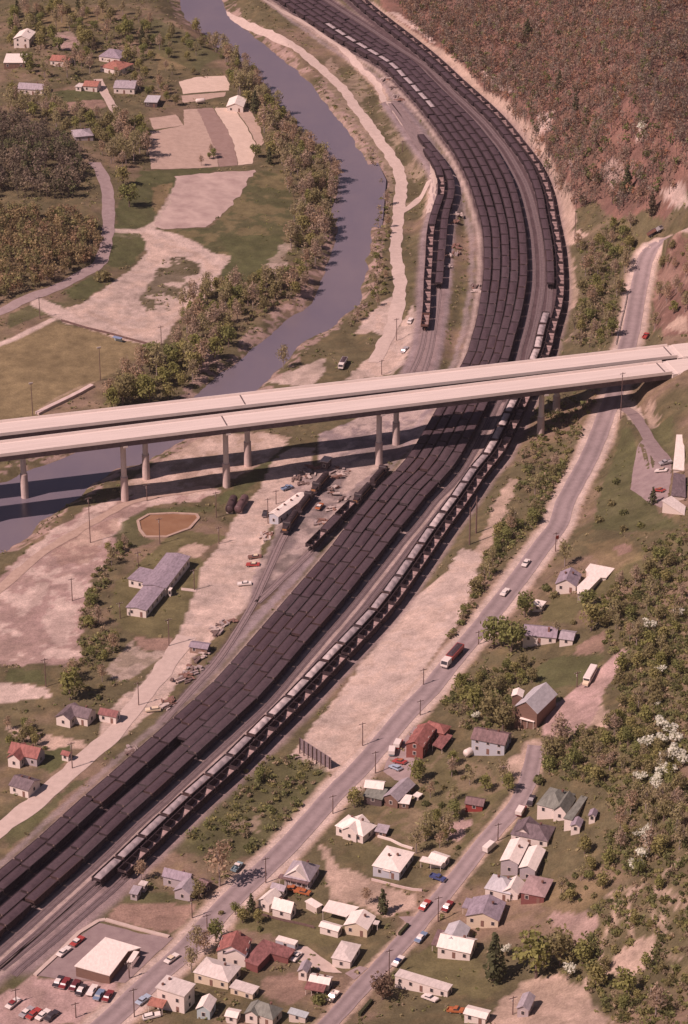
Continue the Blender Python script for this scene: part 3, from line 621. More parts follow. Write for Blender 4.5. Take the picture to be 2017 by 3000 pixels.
def hopper_body(loaded):
    m = MB(); h, y = HL / 2, HW / 2
    for s in (-1, 1):   # side plate with its sloped lower edge, and ribs
        prof = [(-h, ZF + .9), (-h, ZT), (h, ZT), (h, ZF + .9), (h - 1.7, ZF - .1), (1.2, ZF - .7), (0, ZF - .1), (-1.2, ZF - .7), (-h + 1.7, ZF - .1)]
        m.prism([(a, s * y, b) for a, b in prof][::-s], (0, -s * .12, 0))
        for k in range(9):
            x = -h + .25 + k * (HL - .5) / 8; m.box((x, s * (y + .05), (ZT + ZF + .55) / 2), (.14, .12, ZT - ZF - .6))
        m.box((0, s * (y + .04), ZT - .06), (HL, .16, .14))
    for s in (-1, 1):
        m.box((s * (h - .06), 0, ZT - .45), (.12, HW - .26, .9)); m.box((s * (h - .06), 0, ZT - .02), (.2, HW, .12))
        m.box((s * (h + .25), 0, ZF - .35), (.5, .3, .3)); m.box((s * (h - .8), 0, ZF - .35), (1.6, .35, .3))
    if not loaded:
        for s in (-1, 1): m.box((s * 2.0, 0, ZT - .12), (.12, HW - .3, .14))
    return m.mesh('body', steel)
def hopper_floor():
    m = MB(); h, y = HL / 2 - .15, HW / 2 - .13
    P = [(-h, ZT - .9), (-h + 2.6, ZF - .3), (-.9, ZF - .3), (0, ZF + .5), (.9, ZF - .3), (h - 2.6, ZF - .3), (h, ZT - .9)]
    for a, b in zip(P[:-1], P[1:]): m.add([(a[0], -y, a[1]), (b[0], -y, b[1]), (b[0], y, b[1]), (a[0], y, a[1])], [(0, 1, 2, 3)])
    return m.mesh('hopper_floor', inner_m)
def load_mesh(name, m_, seed, humps, hi, drop=.06):
    n1_, n2_ = 22, 7; h, y = HL / 2 - .13, HW / 2 - .13; V, Q = [], []
    for i in range(n1_):
        for j in range(n2_):
            u, v = i / (n1_ - 1), j / (n2_ - 1); e = min(1, 5 * min(u, 1 - u)) * min(1, 3.2 * min(v, 1 - v))
            hump = (.55 + .45 * abs(math.cos(math.pi * u * humps + math.pi / 2))) if humps else 1
            nzv = float(vnoise(np.array([u * 9 + seed * 7.]), np.array([v * 3.]), seed)[0])
            V.append((-h + 2 * h * u, -y + 2 * y * v, ZT - drop + hi * e * hump * (.7 + .6 * nzv)))
    for i in range(n1_ - 1):
        for j in range(n2_ - 1): a = i * n2_ + j; Q.append((a, a + n2_, a + n2_ + 1, a + 1))
    return np_mesh(name, np.array(V), np.array(Q), m_, None, True)
def bogie_mesh():
    m = MB()
    for s in (-1, 1):
        m.box((0, s * .95, ZR + .5), (2.3, .22, .4))
        for x in (-.85, .85): m.cyl((x, s * .66, ZR + .42), (x, s * .82, ZR + .42), .42, None, 10)
    m.box((0, 0, ZR + .6), (.5, 2.2, .35)); return m.mesh('bogie', bogie_m)
BODY_L, BODY_E, FLOOR, BOGIE = hopper_body(True), hopper_body(False), hopper_floor(), bogie_mesh()
BODY_R = BODY_E.copy(); BODY_R.materials[0] = steel_r
STEELS = [steel, mat('brown_hopper_paint', (.075, .042, .038), .8, 1.2, .35), mat('grey_hopper_paint', (.075, .056, .058), .8, 1.2, .3), steel]
BODIES = []
for k in range(4):
    q = BODY_L.copy(); q.materials[0] = STEELS[k]; BODIES.append(q)
LOADS = {'coal': [load_mesh('coal_load', coal_m if k % 2 else coal_m2, k, 0 if k < 3 else 2, .18 + .1 * k) for k in range(4)], 'pale': [load_mesh('stone_load', pale_load, 10 + k, 3, .95, .5) for k in range(3)], 'white': [load_mesh('stone_load', pale_load2, 20 + k, 3, 1.0, .5) for k in range(3)]}
BRAKE = MB().cyl((HL / 2 + .08, 1.2, ZT - .1), (HL / 2 + .14, 1.2, ZT - .1), .3, None, 10).mesh('brake_wheel', brake_m)
def mk(name, me, parent, loc=(0, 0, 0)):
    o = bpy.data.objects.new(name, me); COL.objects.link(o); o.parent = parent; o.location = loc; return o
PROTO = {}
def proto(kind, var):
    if (kind, var) in PROTO: return None
    r = empty('coal_hopper' if kind in ('coal', 'empty', 'rusty') else 'stone_hopper', (0, 0, 0))
    mk('body', {'empty': BODY_E, 'rusty': BODY_R}.get(kind, BODIES[var]), r)
    if kind in LOADS: mk(LOADS[kind][var].name.split('.')[0], LOADS[kind][var], r)
    else: mk('hopper_floor', FLOOR, r)
    for s in (-1, 1): mk('bogie', BOGIE, r, (s * 4.3, 0, 0))
    mk('brake_wheel', BRAKE, r)
    PROTO[(kind, var)] = [r, False]
PITCH_CAR = 13.7
def string(line, spec, label, group, z=.0, start=0.0, gaps=()):
    """cars along a track; spec(s, px) -> kind or None. Returns [(distance, x, y, heading, kind, label, group)]"""
    seg = np.hypot(*np.diff(line, axis=0).T); s = np.concatenate([[0], np.cumsum(seg)]); out = []; u = start
    rr = random.Random(len(line) + int(start * 10))
    while u + PITCH_CAR < s[-1]:
        x0, y0, x1, y1 = np.interp(u + 1.5, s, line[:, 0]), np.interp(u + 1.5, s, line[:, 1]), np.interp(u + 12.2, s, line[:, 0]), np.interp(u + 12.2, s, line[:, 1])
        x, y = (x0 + x1) / 2, (y0 + y1) / 2
        # photograph row of the car, for deciding where strings end
        t_ = Vector((x, y, 3.5 - CAM_H)); fwd = t_.y * CP - t_.z * SP; up = t_.y * SP + t_.z * CP
        qx, qy = CX + F_PX * t_.x / fwd, CY - F_PX * up / fwd
        k = spec(qx, qy)
        if k and -60 < qx < 2080 and -60 < qy < 3060: out.append((math.hypot(x, y), x, y, math.atan2(y1 - y0, x1 - x0), k, label, group))
        u += PITCH_CAR + (0 if rr.random() < .9 else rr.choice((.6, -.0, 1.2)))
    return out
CARS = []
LBL = 'black hopper car heaped with coal on the %s of the packed tracks'
G5 = 'coal hoppers on the %s packed track'
far_white = lambda qx, qy: 60 < qy < 312
CARS += string(T1, lambda x, y: 'coal', LBL % 'riverside one', G5 % 'first')
CARS += string(T2, lambda x, y: 'coal' if not far_white(x, y) else 'pale', LBL % 'second from riverside', G5 % 'second', start=5)
CARS += string(T3, lambda x, y: 'coal' if y < 2192 else None, LBL % 'third from riverside', G5 % 'middle', start=2)
CARS += string(T4, lambda x, y: 'coal', LBL % 'fourth from riverside', G5 % 'fourth', start=9)
CARS += string(T5, lambda x, y: 'coal', LBL % 'last from riverside', G5 % 'fifth', start=4)
def f8(x, y):
    if y < 818: return 'coal'
    if y < 905: return None
    if 2128 < y < 2170: return 'empty'
    return None if y > 2585 else ('white' if (1000 < y < 1330 or 1440 < y < 1560 or 1900 < y < 2128) else 'pale')
CARS += string(T8, lambda x, y: f8(x, y) if y < 860 else None, 'black coal hopper on the far curved track beside the rusty empty ones', 'coal hoppers on the outer curve', start=3)
CARS += string(T8, lambda x, y: f8(x, y) if y >= 860 and y < 2585 else None, 'black hopper car with a pale stone load in the long lone train', 'stone hoppers in the lone train', start=6)
CARS += string(T9, lambda x, y: 'empty' if y < 2560 else None, 'empty black hopper with a rusty floor on the outermost track by the hillside', 'empty hoppers on the outermost track', start=5)
CARS += string(L1, lambda x, y: None if y < 440 or y > 965 else ('rusty' if y > 930 else ('coal' if 575 < y < 660 or y < 505 else 'empty')), 'hopper car on the short siding nearest the dirt road', 'hoppers on the short siding nearest the dirt road', start=2)
CARS += string(L2, lambda x, y: 'coal' if 405 < y < 830 else None, 'black coal hopper on the siding that ends beside the grass strip', 'coal hoppers on the siding by the grass strip', start=7)
CARS.sort(key=lambda c: c[0])
N_IND = 298
rr = random.Random(3)
for d, x, y, a, k, lb, gp in CARS[:N_IND]:
    var = rr.randrange(len(LOADS[k])) if k in LOADS else 0
    proto(k, var); p = PROTO[(k, var)]
    o = p[0] if not p[1] else copy_tree(p[0])
    p[1] = True
    flip = math.pi if rr.random() < .5 else 0
    o.location = (x, y, 0); o.rotation_euler = (0, 0, a + flip)
    if k == 'empty' and 'stone' in lb: lb, gp = 'empty dark hopper gap car within the long lone stone train', None
    tag(o, lb, 'hopper car', gp)
def merged(name, meshes_by_kind, cars, m_):
    Vs, Qs, n = [], {}, 0
    V, F = [], []
    for d, x, y, a, k, lb, gp in cars:
        me = meshes_by_kind(k)
        if me is None: continue
        co = np.empty(len(me.vertices) * 3, np.float32); me.vertices.foreach_get('co', co); co = co.reshape(-1, 3)
        c, s = math.cos(a), math.sin(a)
        V.append(np.column_stack([co[:, 0] * c - co[:, 1] * s + x, co[:, 0] * s + co[:, 1] * c + y, co[:, 2]]))
        F += [tuple(i + n for i in p.vertices) for p in me.polygons]; n += len(co)
    if not V: return None
    me = bpy.data.meshes.new(name); me.from_pydata(np.concatenate(V).tolist(), [], F); me.materials.append(m_); me.update(); return me
rest = CARS[N_IND:]
if rest:
    root = link(bpy.data.objects.new('distant_hoppers', merged('distant_hoppers', lambda k: BODY_L if k in LOADS else BODY_E, rest, steel)))
    tag(root, 'mass of distant coal hoppers filling the far curve of the yard', 'hopper cars', kind='stuff')
    for nm, f, m_ in (('coal_load', lambda k: LOADS['coal'][1] if k == 'coal' else None, coal_m), ('stone_load', lambda k: LOADS['pale'][0] if k in ('pale', 'white') else None, pale_load), ('hopper_floor', lambda k: FLOOR if k == 'empty' else None, inner_m), ('bogie', lambda k: BOGIE, bogie_m)):
        me = merged(nm, f, rest, m_)
        if me: link(bpy.data.objects.new(nm, me), root)

# ------------------------------------------------------------------ diesel locomotives by the engine house
loco_m = mat('dark_loco_paint', (.05, .034, .036), .6, 1.0, .3); loco_y = mat('faded_loco_stripe', (.42, .20, .09), .7); glass_m = mat('dark_glass', (.05, .045, .05), .15, spec=.6)
def loco():
    r = empty('diesel_locomotive', (0, 0, 0))
    MB().box((0, 0, 1.45), (16.6, 3.0, .45)).box((0, 0, .95), (4.2, 2.3, .7)).build('underframe', loco_m, r)
    hood = MB().box((-1.9, 0, 2.75), (10.6, 1.9, 2.1)).box((-1.9, 0, 3.85), (9.8, 1.3, .25))
    for x in (-5, -3.2, -1): hood.cyl((x, 0, 3.9), (x, 0, 4.15), .55, None, 10)
    hood.box((6.4, 0, 2.35), (2.4, 1.9, 1.4)).build('hood', loco_m, r)
    cab = MB().prism([(3.4, -1.5, 1.7), (5.2, -1.5, 1.7), (5.2, -1.5, 4.1), (4.9, -1.5, 4.4), (3.7, -1.5, 4.4), (3.4, -1.5, 4.1)], (0, 3, 0)).build('cab', loco_m, r)
    MB().box((5.22, 0, 3.6), (.06, 2.2, .6)).box((4.3, -1.52, 3.6), (1.1, .06, .6)).box((4.3, 1.52, 3.6), (1.1, .06, .6)).build('window', glass_m, cab)
    MB().box((-1.9, -.97, 2.2), (10.4, .06, .35)).box((-1.9, .97, 2.2), (10.4, .06, .35)).box((7.62, 0, 2.3), (.06, 1.7, .8)).build('stripe', loco_y, r)
    rl = MB()
    for s in (-1, 1):
        rl.box((0, s * 1.45, 2.6), (16.2, .05, .05))
        for x in range(-8, 9, 2): rl.box((x, s * 1.45, 2.15), (.05, .05, .95))
    rl.build('handrail', brake_m, r)
    for x in (-5.2, 5.2):
        b = MB().box((x, -.95, .85), (3.2, .25, .5)).box((x, .95, .85), (3.2, .25, .5))
        for dx_ in (-1.1, 1.1):
            for s in (-1, 1): b.cyl((x + dx_, s * .65, .8), (x + dx_, s * .85, .8), .5, None, 12)
        b.build('bogie', bogie_m, r)
    return r
def on_track(line, p):
    q = at_z(px(*p), 2.0); k = int(np.argmin(np.hypot(line[:, 0] - q[0], line[:, 1] - q[1]))); k = min(max(k, 1), len(line) - 2); t = line[k + 1] - line[k - 1]
    return (line[k][0], line[k][1], .1), math.atan2(t[1], t[0])
L0 = loco()
def along(line, p, d):
    sg = np.concatenate([[0], np.cumsum(np.hypot(*np.diff(line, axis=0).T))]); q = at_z(px(*p), 2.0); u = sg[int(np.argmin(np.hypot(line[:, 0] - q[0], line[:, 1] - q[1])))] + d
    f = lambda v: np.array((np.interp(v, sg, line[:, 0]), np.interp(v, sg, line[:, 1]))); t = f(u + 4) - f(u - 4); c = f(u); return (c[0], c[1], .1), math.atan2(t[1], t[0])
for k, (ln_, p, d_, lb) in enumerate([(SPUR_A, ('E', 660, 890), -44, 'dark diesel locomotive at the far end of the line beside the engine house'), (SPUR_A, ('E', 660, 890), -26.2, 'dark diesel locomotive with a faded orange stripe alongside the engine house'), (SPUR_A, ('E', 660, 890), -8.4, 'dark diesel locomotive standing just in front of the engine house end wall'),
      (SPUR_B, ('E', 900, 1010), -66, 'dark diesel locomotive farthest up the second spur beside the coal strings'), (SPUR_B, ('E', 900, 1010), -48.2, 'dark diesel locomotive second from the far end of the second spur')]):
    o = L0 if k == 0 else copy_tree(L0)
    loc, a = along(ln_, p, d_); o.location = loc; o.rotation_euler = (0, 0, a + (math.pi if k % 2 else 0)); tag(o, lb, 'locomotive', 'locomotives at the engine house')
for k, (p, kd, lb) in enumerate([(-32, 'empty', 'empty dark hopper behind the locomotives on the second spur'), (-18.2, 'coal', 'sooty coal hopper in the middle of the second spur'), (-4.5, 'empty', 'empty dark hopper at the near end of the second spur')]):
    if (kd, 0) not in PROTO: proto(kd, 0)
    o = copy_tree(PROTO[(kd, 0)][0]) if PROTO[(kd, 0)][1] else PROTO[(kd, 0)][0]; PROTO[(kd, 0)][1] = True
    loc, a = along(SPUR_B, ('E', 900, 1010), p); o.location = (loc[0], loc[1], 0); o.rotation_euler = (0, 0, a); tag(o, lb, 'hopper car', 'hoppers on the second spur')

# ------------------------------------------------------------------ buildings
PALM = {'white': ((.72, .62, .55), .06), 'offwhite': ((.60, .50, .43), .08), 'cream': ((.66, .54, .40), .07), 'blue': ((.46, .47, .50), .08), 'greyw': ((.42, .36, .36), .1), 'brick': ((.26, .085, .065), .2), 'red': ((.30, .05, .04), .15),
        'brown': ((.20, .115, .085), .2), 'maroon': ((.22, .08, .07), .15), 'dark': ((.12, .085, .08), .2), 'teal': ((.42, .50, .50), .08), 'wood': ((.30, .20, .155), .2)}
PALR = {'white': ((.80, .70, .62), .06), 'pale': ((.60, .525, .475), .08), 'grey': ((.36, .31, .325), .12), 'lav': ((.29, .235, .265), .15), 'dark': ((.155, .115, .12), .18), 'red': ((.30, .115, .095), .18), 'redd': ((.24, .10, .09), .2), 'brown': ((.19, .12, .115), .2),
        'green': ((.185, .19, .16), .15), 'pink': ((.37, .25, .235), .1), 'blue': ((.47, .45, .455), .08), 'teal': ((.40, .44, .44), .08), 'orange': ((.36, .15, .11), .15)}
def wm(c): p = PALM[c]; return mat('siding_' + c, p[0], .8, 2.5, p[1], stretch=(.3, .3, 4))
def rm(c): p = PALR[c]; return mat('roofing_' + c, p[0], .75, .55, min(.4, p[1] * 2), stretch=(2.2, 1, 1))
frame_m = mat('window_frame', (.62, .53, .47), .6); pane_m = glass_m; door_m = mat('door_paint', (.24, .13, .10), .6); brick_m = mat('chimney_brick', (.24, .12, .095), .9, 3, .2); post_m = mat('porch_post', (.62, .52, .45), .7)
def corner3(z, s, h):
    P = pts(z, s); g = on_ground(P[len(P) // 2], h); zg = g[2]
    for _ in range(4):
        A = np.array([at_z(p, zg + h) for p in P]); zg = float(hgt(A[:, 0].mean(), A[:, 1].mean()))
    return A, zg
def blockgeo(z, s, h):
    A, zg = corner3(z, s, h); a, b, c = A[:3]
    u = (b - a) / np.hypot(*(b - a)); v = np.array((-u[1], u[0])); d = (c - b) @ v
    return a, u, v, float(np.hypot(*(b - a))), max(2.0, float(abs(d))), zg
SITES = []
def building(name, cat, label, z, blocks, group=None):
    """blocks: dicts with s = eave corners 'front-left front-right back-right' in photograph pixels, h = eave height, t = roof type, r = rise, w/c = wall/roof colour"""
    root = Mi = None; main = None
    for bi, B in enumerate(blocks):
        h = B.get('h', 2.9); t = B.get('t', 'u'); r = B.get('r', 1.8); W_, C_ = B.get('w', 'white'), B.get('c', 'white'); inset = B.get('ov', .35)
        if t == 'poly':
            A, zg = corner3(B.get('z', z), B['s'], h); cen = A.mean(0)
        else:
            a, u, v, wd, dp, zg = blockgeo(B.get('z', z), B['s'], h); cen = a + u * wd / 2 + v * dp / 2
        if root is None:
            rz = math.atan2(u[1], u[0]) if t != 'poly' else 0.0
            root = empty(name, (cen[0], cen[1], zg), rz, label, cat, group); Mi = (Matrix.Translation(root.location) @ Matrix.Rotation(rz, 4, 'Z')).inverted(); zmain = zg; SITES.append((cen[0], cen[1]))
        else: zg = zmain if abs(zg - zmain) < 2 else zg
        ze = zg + h
        if t == 'poly':
            P = [tuple(p) for p in A]
            ar = sum(P[i][0] * P[(i + 1) % len(P)][1] - P[(i + 1) % len(P)][0] * P[i][1] for i in range(len(P)))
            if ar < 0: P = P[::-1]
            MB().prism([(x, y, ze) for x, y in P], (0, 0, .28)).build('roof', rm(C_), root, Mi)
            if not B.get('open'):
                P2 = []
                for i in range(len(P)):
                    p, q, o_ = np.array(P[i]), np.array(P[(i + 1) % len(P)]), np.array(P[i - 1])
                    e1, e2 = (p - o_) / np.hypot(*(p - o_)), (q - p) / np.hypot(*(q - p)); n_v = np.array((-e1[1], e1[0])) + np.array((-e2[1], e2[0])); n_v /= max(.5, np.hypot(*n_v)); P2.append(tuple(p + n_v * .4))
                zl = min(float(hgt(*p)) for p in P2) - .4
                MB().prism([(x, y, zl) for x, y in P2], (0, 0, ze - zl + .005)).build('wall', wm(W_), root, Mi)
            else:
                zl = zg
                for x, y in P: 
                    c_ = np.array((x, y)) * .95 + cen * .05; MB().box((c_[0], c_[1], (ze + float(hgt(*c_))) / 2), (.18, .18, ze - float(hgt(*c_)))).build('post', post_m, root, Mi)
            continue
        def W3(x, y, zz): q = a + u * x + v * y; return (q[0], q[1], zz)
        i_ = min(inset, .2 * wd, .2 * dp); x0, x1, y0, y1 = i_, wd - i_, i_, dp - i_
        zl = min(float(hgt(*(a + u * x + v * y))) for x in (x0, x1) for y in (y0, y1)) - .4
        m = MB()
        if not B.get('open'):
            if t == 'u': prof = [(y0, zl), (y1, zl), (y1, ze), (dp / 2, ze + r * (1 - 2 * i_ / dp)), (y0, ze)]; m.prism([W3(x0, y, zz) for y, zz in prof], Vector(W3(x1, 0, 0)) - Vector(W3(x0, 0, 0)))
            elif t == 'v': prof = [(x0, zl), (x0, ze), (wd / 2, ze + r * (1 - 2 * i_ / wd)), (x1, ze), (x1, zl)]; m.prism([W3(x, y0, zz) for x, zz in prof], Vector(W3(0, y1, 0)) - Vector(W3(0, y0, 0)))
            else: m.prism([W3(x0, y0, zl), W3(x1, y0, zl), W3(x1, y1, zl), W3(x0, y1, zl)], (0, 0, ze - zl))
            wall = m.build('wall', wm(W_), root, Mi)
        else:
            for x in np.linspace(x0, x1, B.get('posts', 3)): MB().box(W3(x, y0 + .1, (ze + zg) / 2), (.16, .16, ze - zg), math.atan2(u[1], u[0])).build('post', post_m, root, Mi)
        m = MB(); th = .16
        if t == 'u':
            for ya, yb in ((0, dp / 2), (dp, dp / 2)): q = [W3(0, ya, ze), W3(wd, ya, ze), W3(wd, yb, ze + r), W3(0, yb, ze + r)]; m.prism(q if ya == 0 else q[::-1], (0, 0, th))
        elif t == 'v':
            for xa in (0, wd): q = [W3(xa, 0, ze), W3(wd / 2, 0, ze + r), W3(wd / 2, dp, ze + r), W3(xa, dp, ze)]; m.prism(q if xa else q[::-1], (0, 0, th))
        elif t == 'hip':
            k = min(wd, dp) / 2
            rg = [(k, dp / 2), (wd - k, dp / 2)] if wd >= dp else [(wd / 2, k), (wd / 2, dp - k)]
            vs = [W3(0, 0, ze), W3(wd, 0, ze), W3(wd, dp, ze), W3(0, dp, ze), W3(*rg[0], ze + r), W3(*rg[1], ze + r)]
            fs = [(0, 1, 5, 4), (1, 2, 5), (2, 3, 4, 5), (3, 0, 4), (3, 2, 1, 0)] if wd >= dp else [(0, 1, 4), (1, 2, 5, 4), (2, 3, 5), (3, 0, 4, 5), (3, 2, 1, 0)]
            m.add(vs, fs)
        elif t == 'shed':
            m.prism([W3(0, 0, ze), W3(wd, 0, ze), W3(wd, dp, ze + r), W3(0, dp, ze + r)], (0, 0, th))
        else:
            m.prism([W3(0, 0, ze), W3(wd, 0, ze), W3(wd, dp, ze), W3(0, dp, ze)], (0, 0, .3))
        roof = m.build('roof', rm(C_), root, Mi)
        if B.get('ch'):
            fx, fy = B['ch']; zt = ze + r * .6
            MB().box(W3(wd * fx, dp * fy, zt + .6), (.7, .7, 2.2), math.atan2(u[1], u[0])).build('chimney', brick_m, roof, Mi)
        if cat == 'house' and bi == 0 and not B.get('ch') and t in ('u', 'v', 'hip') and wd > 6:
            B['vent'] = B.get('vent') or ((.68, .62), (.35, .55))[:1 + int(wd * 7) % 2]
        if B.get('vent'):
            for fx, fy in B['vent']: c_ = W3(wd * fx, dp * fy, ze + .3 + (r if t in ('u', 'v', 'hip') else 0) * .75); MB().cyl(c_, (c_[0], c_[1], c_[2] + .6), .4, None, 8).build('roof_vent', steel_r, roof, Mi)
        if not B.get('open') and B.get('win', 1):
            ang = math.atan2(u[1], u[0]); nst = 2 if h > 4.2 else 1
            def opening(x, y, zz, ax, sz, nm):
                dx_, dz_ = sz; rz_ = ang if ax == 0 else ang + math.pi / 2
                if nm == 'door': MB().box(W3(x, y, zz), (dx_, .12, dz_), rz_).build('door', door_m, root, Mi); return
                f = MB().box(W3(x, y, zz), (dx_ + .3, .12, dz_ + .3), rz_).build('window', frame_m, root, Mi)
                MB().box(W3(x, y, zz), (dx_, .18, dz_), rz_).build('pane', pane_m, f, Mi)
            for st in range(nst):
                zz = zg + 1.65 + st * 2.7
                nw = max(1, int(wd / 3.4))
                for k in range(nw):
                    x = x0 + (x1 - x0) * (k + .5) / nw
                    if k == nw // 2 and st == 0 and nw > 1 and bi == 0: opening(x, y0, zg + 1.05, 0, (.95, 2.1), 'door')
                    else: opening(x, y0, zz, 0, (.9, 1.2), 'window')
                nd = max(1, int(dp / 4))
                for k in range(nd):
                    y = y0 + (y1 - y0) * (k + .5) / nd
                    for x in (x0, x1): opening(x, y, zz, 1, (.9, 1.2), 'window')
    return root
def b(s, t='u', w='white', c='white', h=2.9, r=1.8, **k): return dict(s=s, t=t, w=w, c=c, h=h, r=r, **k)
V_ = 'village houses along the highway and the street'
building('roadside_diner', 'building', 'large low building with broad white flat roof in the asphalt lot by the tracks', 'a', [b('685,1040 1010,1130 1180,905 1300,872 970,775', 'poly', 'brown', 'white', 3.4), b('1165,990 1215,1000 1265,895', 'flat', 'offwhite', 'white', 2.9, open=1)])
building('shop_building', 'building', 'white two storey block with flat grey roof and red awning by the highway', 'b', [b('15,1395 285,1480 400,1365', 'flat', 'white', 'pale', 6.6, vent=((.2, .75), (.15, .3))), b('-60,1570 85,1600 100,1530', 'shed', 'red', 'orange', 2.8, .4, open=1, posts=2)])
building('house', 'house', 'small pale blue house with white gable roof beside the two storey block', 'b', [b('385,1590 525,1615 640,1510', 'v', 'teal', 'white', 3.2, 1.6)])
building('house', 'house', 'house with slate green hipped roof at the very bottom of the photo', 'b', [b('860,1610 1100,1690 1220,1590', 'hip', 'offwhite', 'green', 3, 2.6), b('830,1640 960,1670 1010,1560', 'v', 'white', 'green', 2.8, 1.5)])
building('shed', 'shed', 'little shed with pale teal flat roof right of the slate green roof', 'b', [b('1230,1625 1400,1675 1440,1635', 'shed', 'offwhite', 'teal', 2.4, .4)])
building('shed', 'shed', 'small white shed left of the slate green hipped roof', 'b', [b('650,1655 770,1678 815,1600', 'u', 'white', 'white', 2.4, .7)])
building('house', 'house', 'long cream house with pale hipped roof and a flat right wing', 'b', [b('360,1250 690,1345 880,1215', 'hip', 'cream', 'pale', 3.2, 1.8), b('695,1372 915,1440 968,1365', 'flat', 'cream', 'pale', 2.8, ov=.3)])
building('house', 'house', 'tall white house with red gable roof and a chimney', 'b', [b('575,1060 850,1095 960,955', 'v', 'white', 'red', 4.4, 2.6, ch=(.62, .85)), b('650,1075 850,1110 880,1080', 'v', 'white', 'grey', 4.2, 1.9)])
building('carport', 'building', 'long red roofed L shaped outbuilding beside the tall red roofed house', 'b', [b('835,1150 960,1200 1075,1080 1240,1125 1308,1045 1010,950 960,1000', 'poly', 'maroon', 'redd', 2.7)])
building('camper_trailer', 'trailer', 'silver white camper trailer behind the red roofed outbuilding', 'b', [b('1120,955 1300,1005 1312,960', 'flat', 'blue', 'white', 2.5, ov=.05)])
building('house', 'house', 'house with grey pyramid roof, white front gable and dark porch', 'b', [b('1190,370 1440,420 1572,275', 'hip', 'greyw', 'grey', 3.2, 3.6), b('1205,365 1410,412 1445,360', 'v', 'white', 'white', 3.4, 3), b('1145,385 1420,452 1442,418', 'flat', 'white', 'brown', 2.7, open=1, posts=6)])
building('house', 'house', 'white house with bright white gable roof and a pale dormer wing by the highway', 'b', [b('1080,665 1265,715 1350,650', 'u', 'white', 'white', 2.7, 2.8), b('950,600 1065,645 1140,530', 'v', 'white', 'white', 2.8, 1.8), b('1070,480 1200,515 1230,460', 'u', 'white', 'grey', 2.7, 1.2)])
building('garage', 'garage', 'small open garage with flat white roof behind the white gabled house', 'b', [b('1390,602 1500,668 1558,635 1450,570', 'poly', 'offwhite', 'white', 2.4)])
building('house', 'house', 'old grey roofed house with front gable wing beside the large bare tree', 'b', [b('75,370 330,430 385,365', 'u', 'greyw', 'lav', 3.3, 2), b('180,500 340,540 402,440', 'v', 'greyw', 'grey', 2.9, 1.9), b('385,430 470,470 520,400', 'u', 'dark', 'brown', 2.8, 1.2), b('390,490 440,500 505,420', 'shed', 'wood', 'pale', 2, .3, open=1)])
building('shed', 'shed', 'small two part shed with flat grey roofs left of the old grey roofed house', 'a', [b('1185,370 1265,385 1320,320', 'shed', 'greyw', 'grey', 2.4, .4), b('1270,290 1335,305 1365,265', 'flat', 'greyw', 'pale', 2.6)])
building('house', 'house', 'white gabled house with long carport roof beside the street', 'c', [b('490,820 715,868 850,752', 'v', 'cream', 'white', 2.9, 1.8), b('295,700 520,760 640,670 360,605', 'poly', 'dark', 'white', 2.7, open=1), b('745,800 810,812 855,785', 'flat', 'white', 'pale', 2.5, open=1, posts=2)])
building('garage', 'garage', 'low white garage between the lawn and the gabled house with carport', 'c', [b('262,830 445,882 490,825', 'u', 'white', 'white', 2.5, .7)])
building('garage', 'garage', 'grey roofed white garage with broad flat roof above the concrete driveway', 'c', [b('375,1118 560,1158 680,1000', 'hip', 'white', 'pale', 3.1, .7)])
building('house', 'house', 'small white house with brown porch roof near the bottom driveway', 'c', [b('165,1335 360,1372 382,1290', 'u', 'white', 'white', 2.8, 1), b('65,1255 160,1272 230,1185', 'v', 'white', 'grey', 2.7, 1.2), b('130,1400 310,1432 355,1372', 'shed', 'white', 'redd', 2.2, .6, open=1, posts=4)])
building('house', 'house', 'square white house with nearly flat white roof above the ploughed garden', 'c', [b('750,270 1010,335 1160,150', 'hip', 'blue', 'white', 3.2, .9, vent=((.6, .6), (.35, .5))), b('850,320 920,340 940,310', 'flat', 'white', 'white', 2.5, open=1, posts=2)])
building('garage', 'garage', 'white garage in two low parts beside the square white house', 'c', [b('1270,195 1420,245 1450,175', 'u', 'white', 'white', 2.8, .7), b('1190,240 1390,285 1412,240', 'flat', 'white', 'white', 2.5, open=1, posts=3)])
building('mobile_home', 'mobile home', 'long narrow white mobile home on the grass beyond the dark round tree', 'c', [b('960,1285 1450,1432 1502,1370', 'flat', 'white', 'pale', 2.8, ov=.15)])
building('shed', 'shed', 'small red board shed with grey roof beside the street', 'd', [b('190,487 365,515 412,445', 'u', 'red', 'brown', 2.3, 1.2)])
building('house', 'house', 'white house with green hipped roof, pale edged gables and a long side porch', 'd', [b('850,490 1090,555 1240,400', 'hip', 'white', 'green', 3, 3), b('1000,530 1130,560 1240,425', 'v', 'white', 'green', 3.1, 2.4), b('1100,622 1185,640 1325,430 1265,415', 'poly', 'white', 'green', 2.5)])
building('shed', 'shed', 'tiny white shed with grey gable roof, upper of the two behind the green roof', 'd', [b('1325,600 1400,612 1432,555', 'v', 'white', 'lav', 2.2, .9)])
building('shed', 'shed', 'tiny white shed with grey gable roof, lower of the two behind the green roof', 'd', [b('1160,692 1260,708 1290,635', 'v', 'white', 'lav', 2.4, 1)])
building('house', 'house', 'house with dark charcoal roof and white front gable', 'd', [b('610,765 960,835 1005,690', 'hip', 'white', 'dark', 2.9, 2.4), b('640,770 800,805 880,690', 'v', 'white', 'dark', 3, 2)])
building('house', 'house', 'big white roofed house with twin front gables', 'd', [b('515,1012 690,1045 800,850', 'v', 'greyw', 'white', 4.2, 1.3), b('690,1045 850,1075 970,885', 'v', 'greyw', 'white', 4.2, 1.3)])
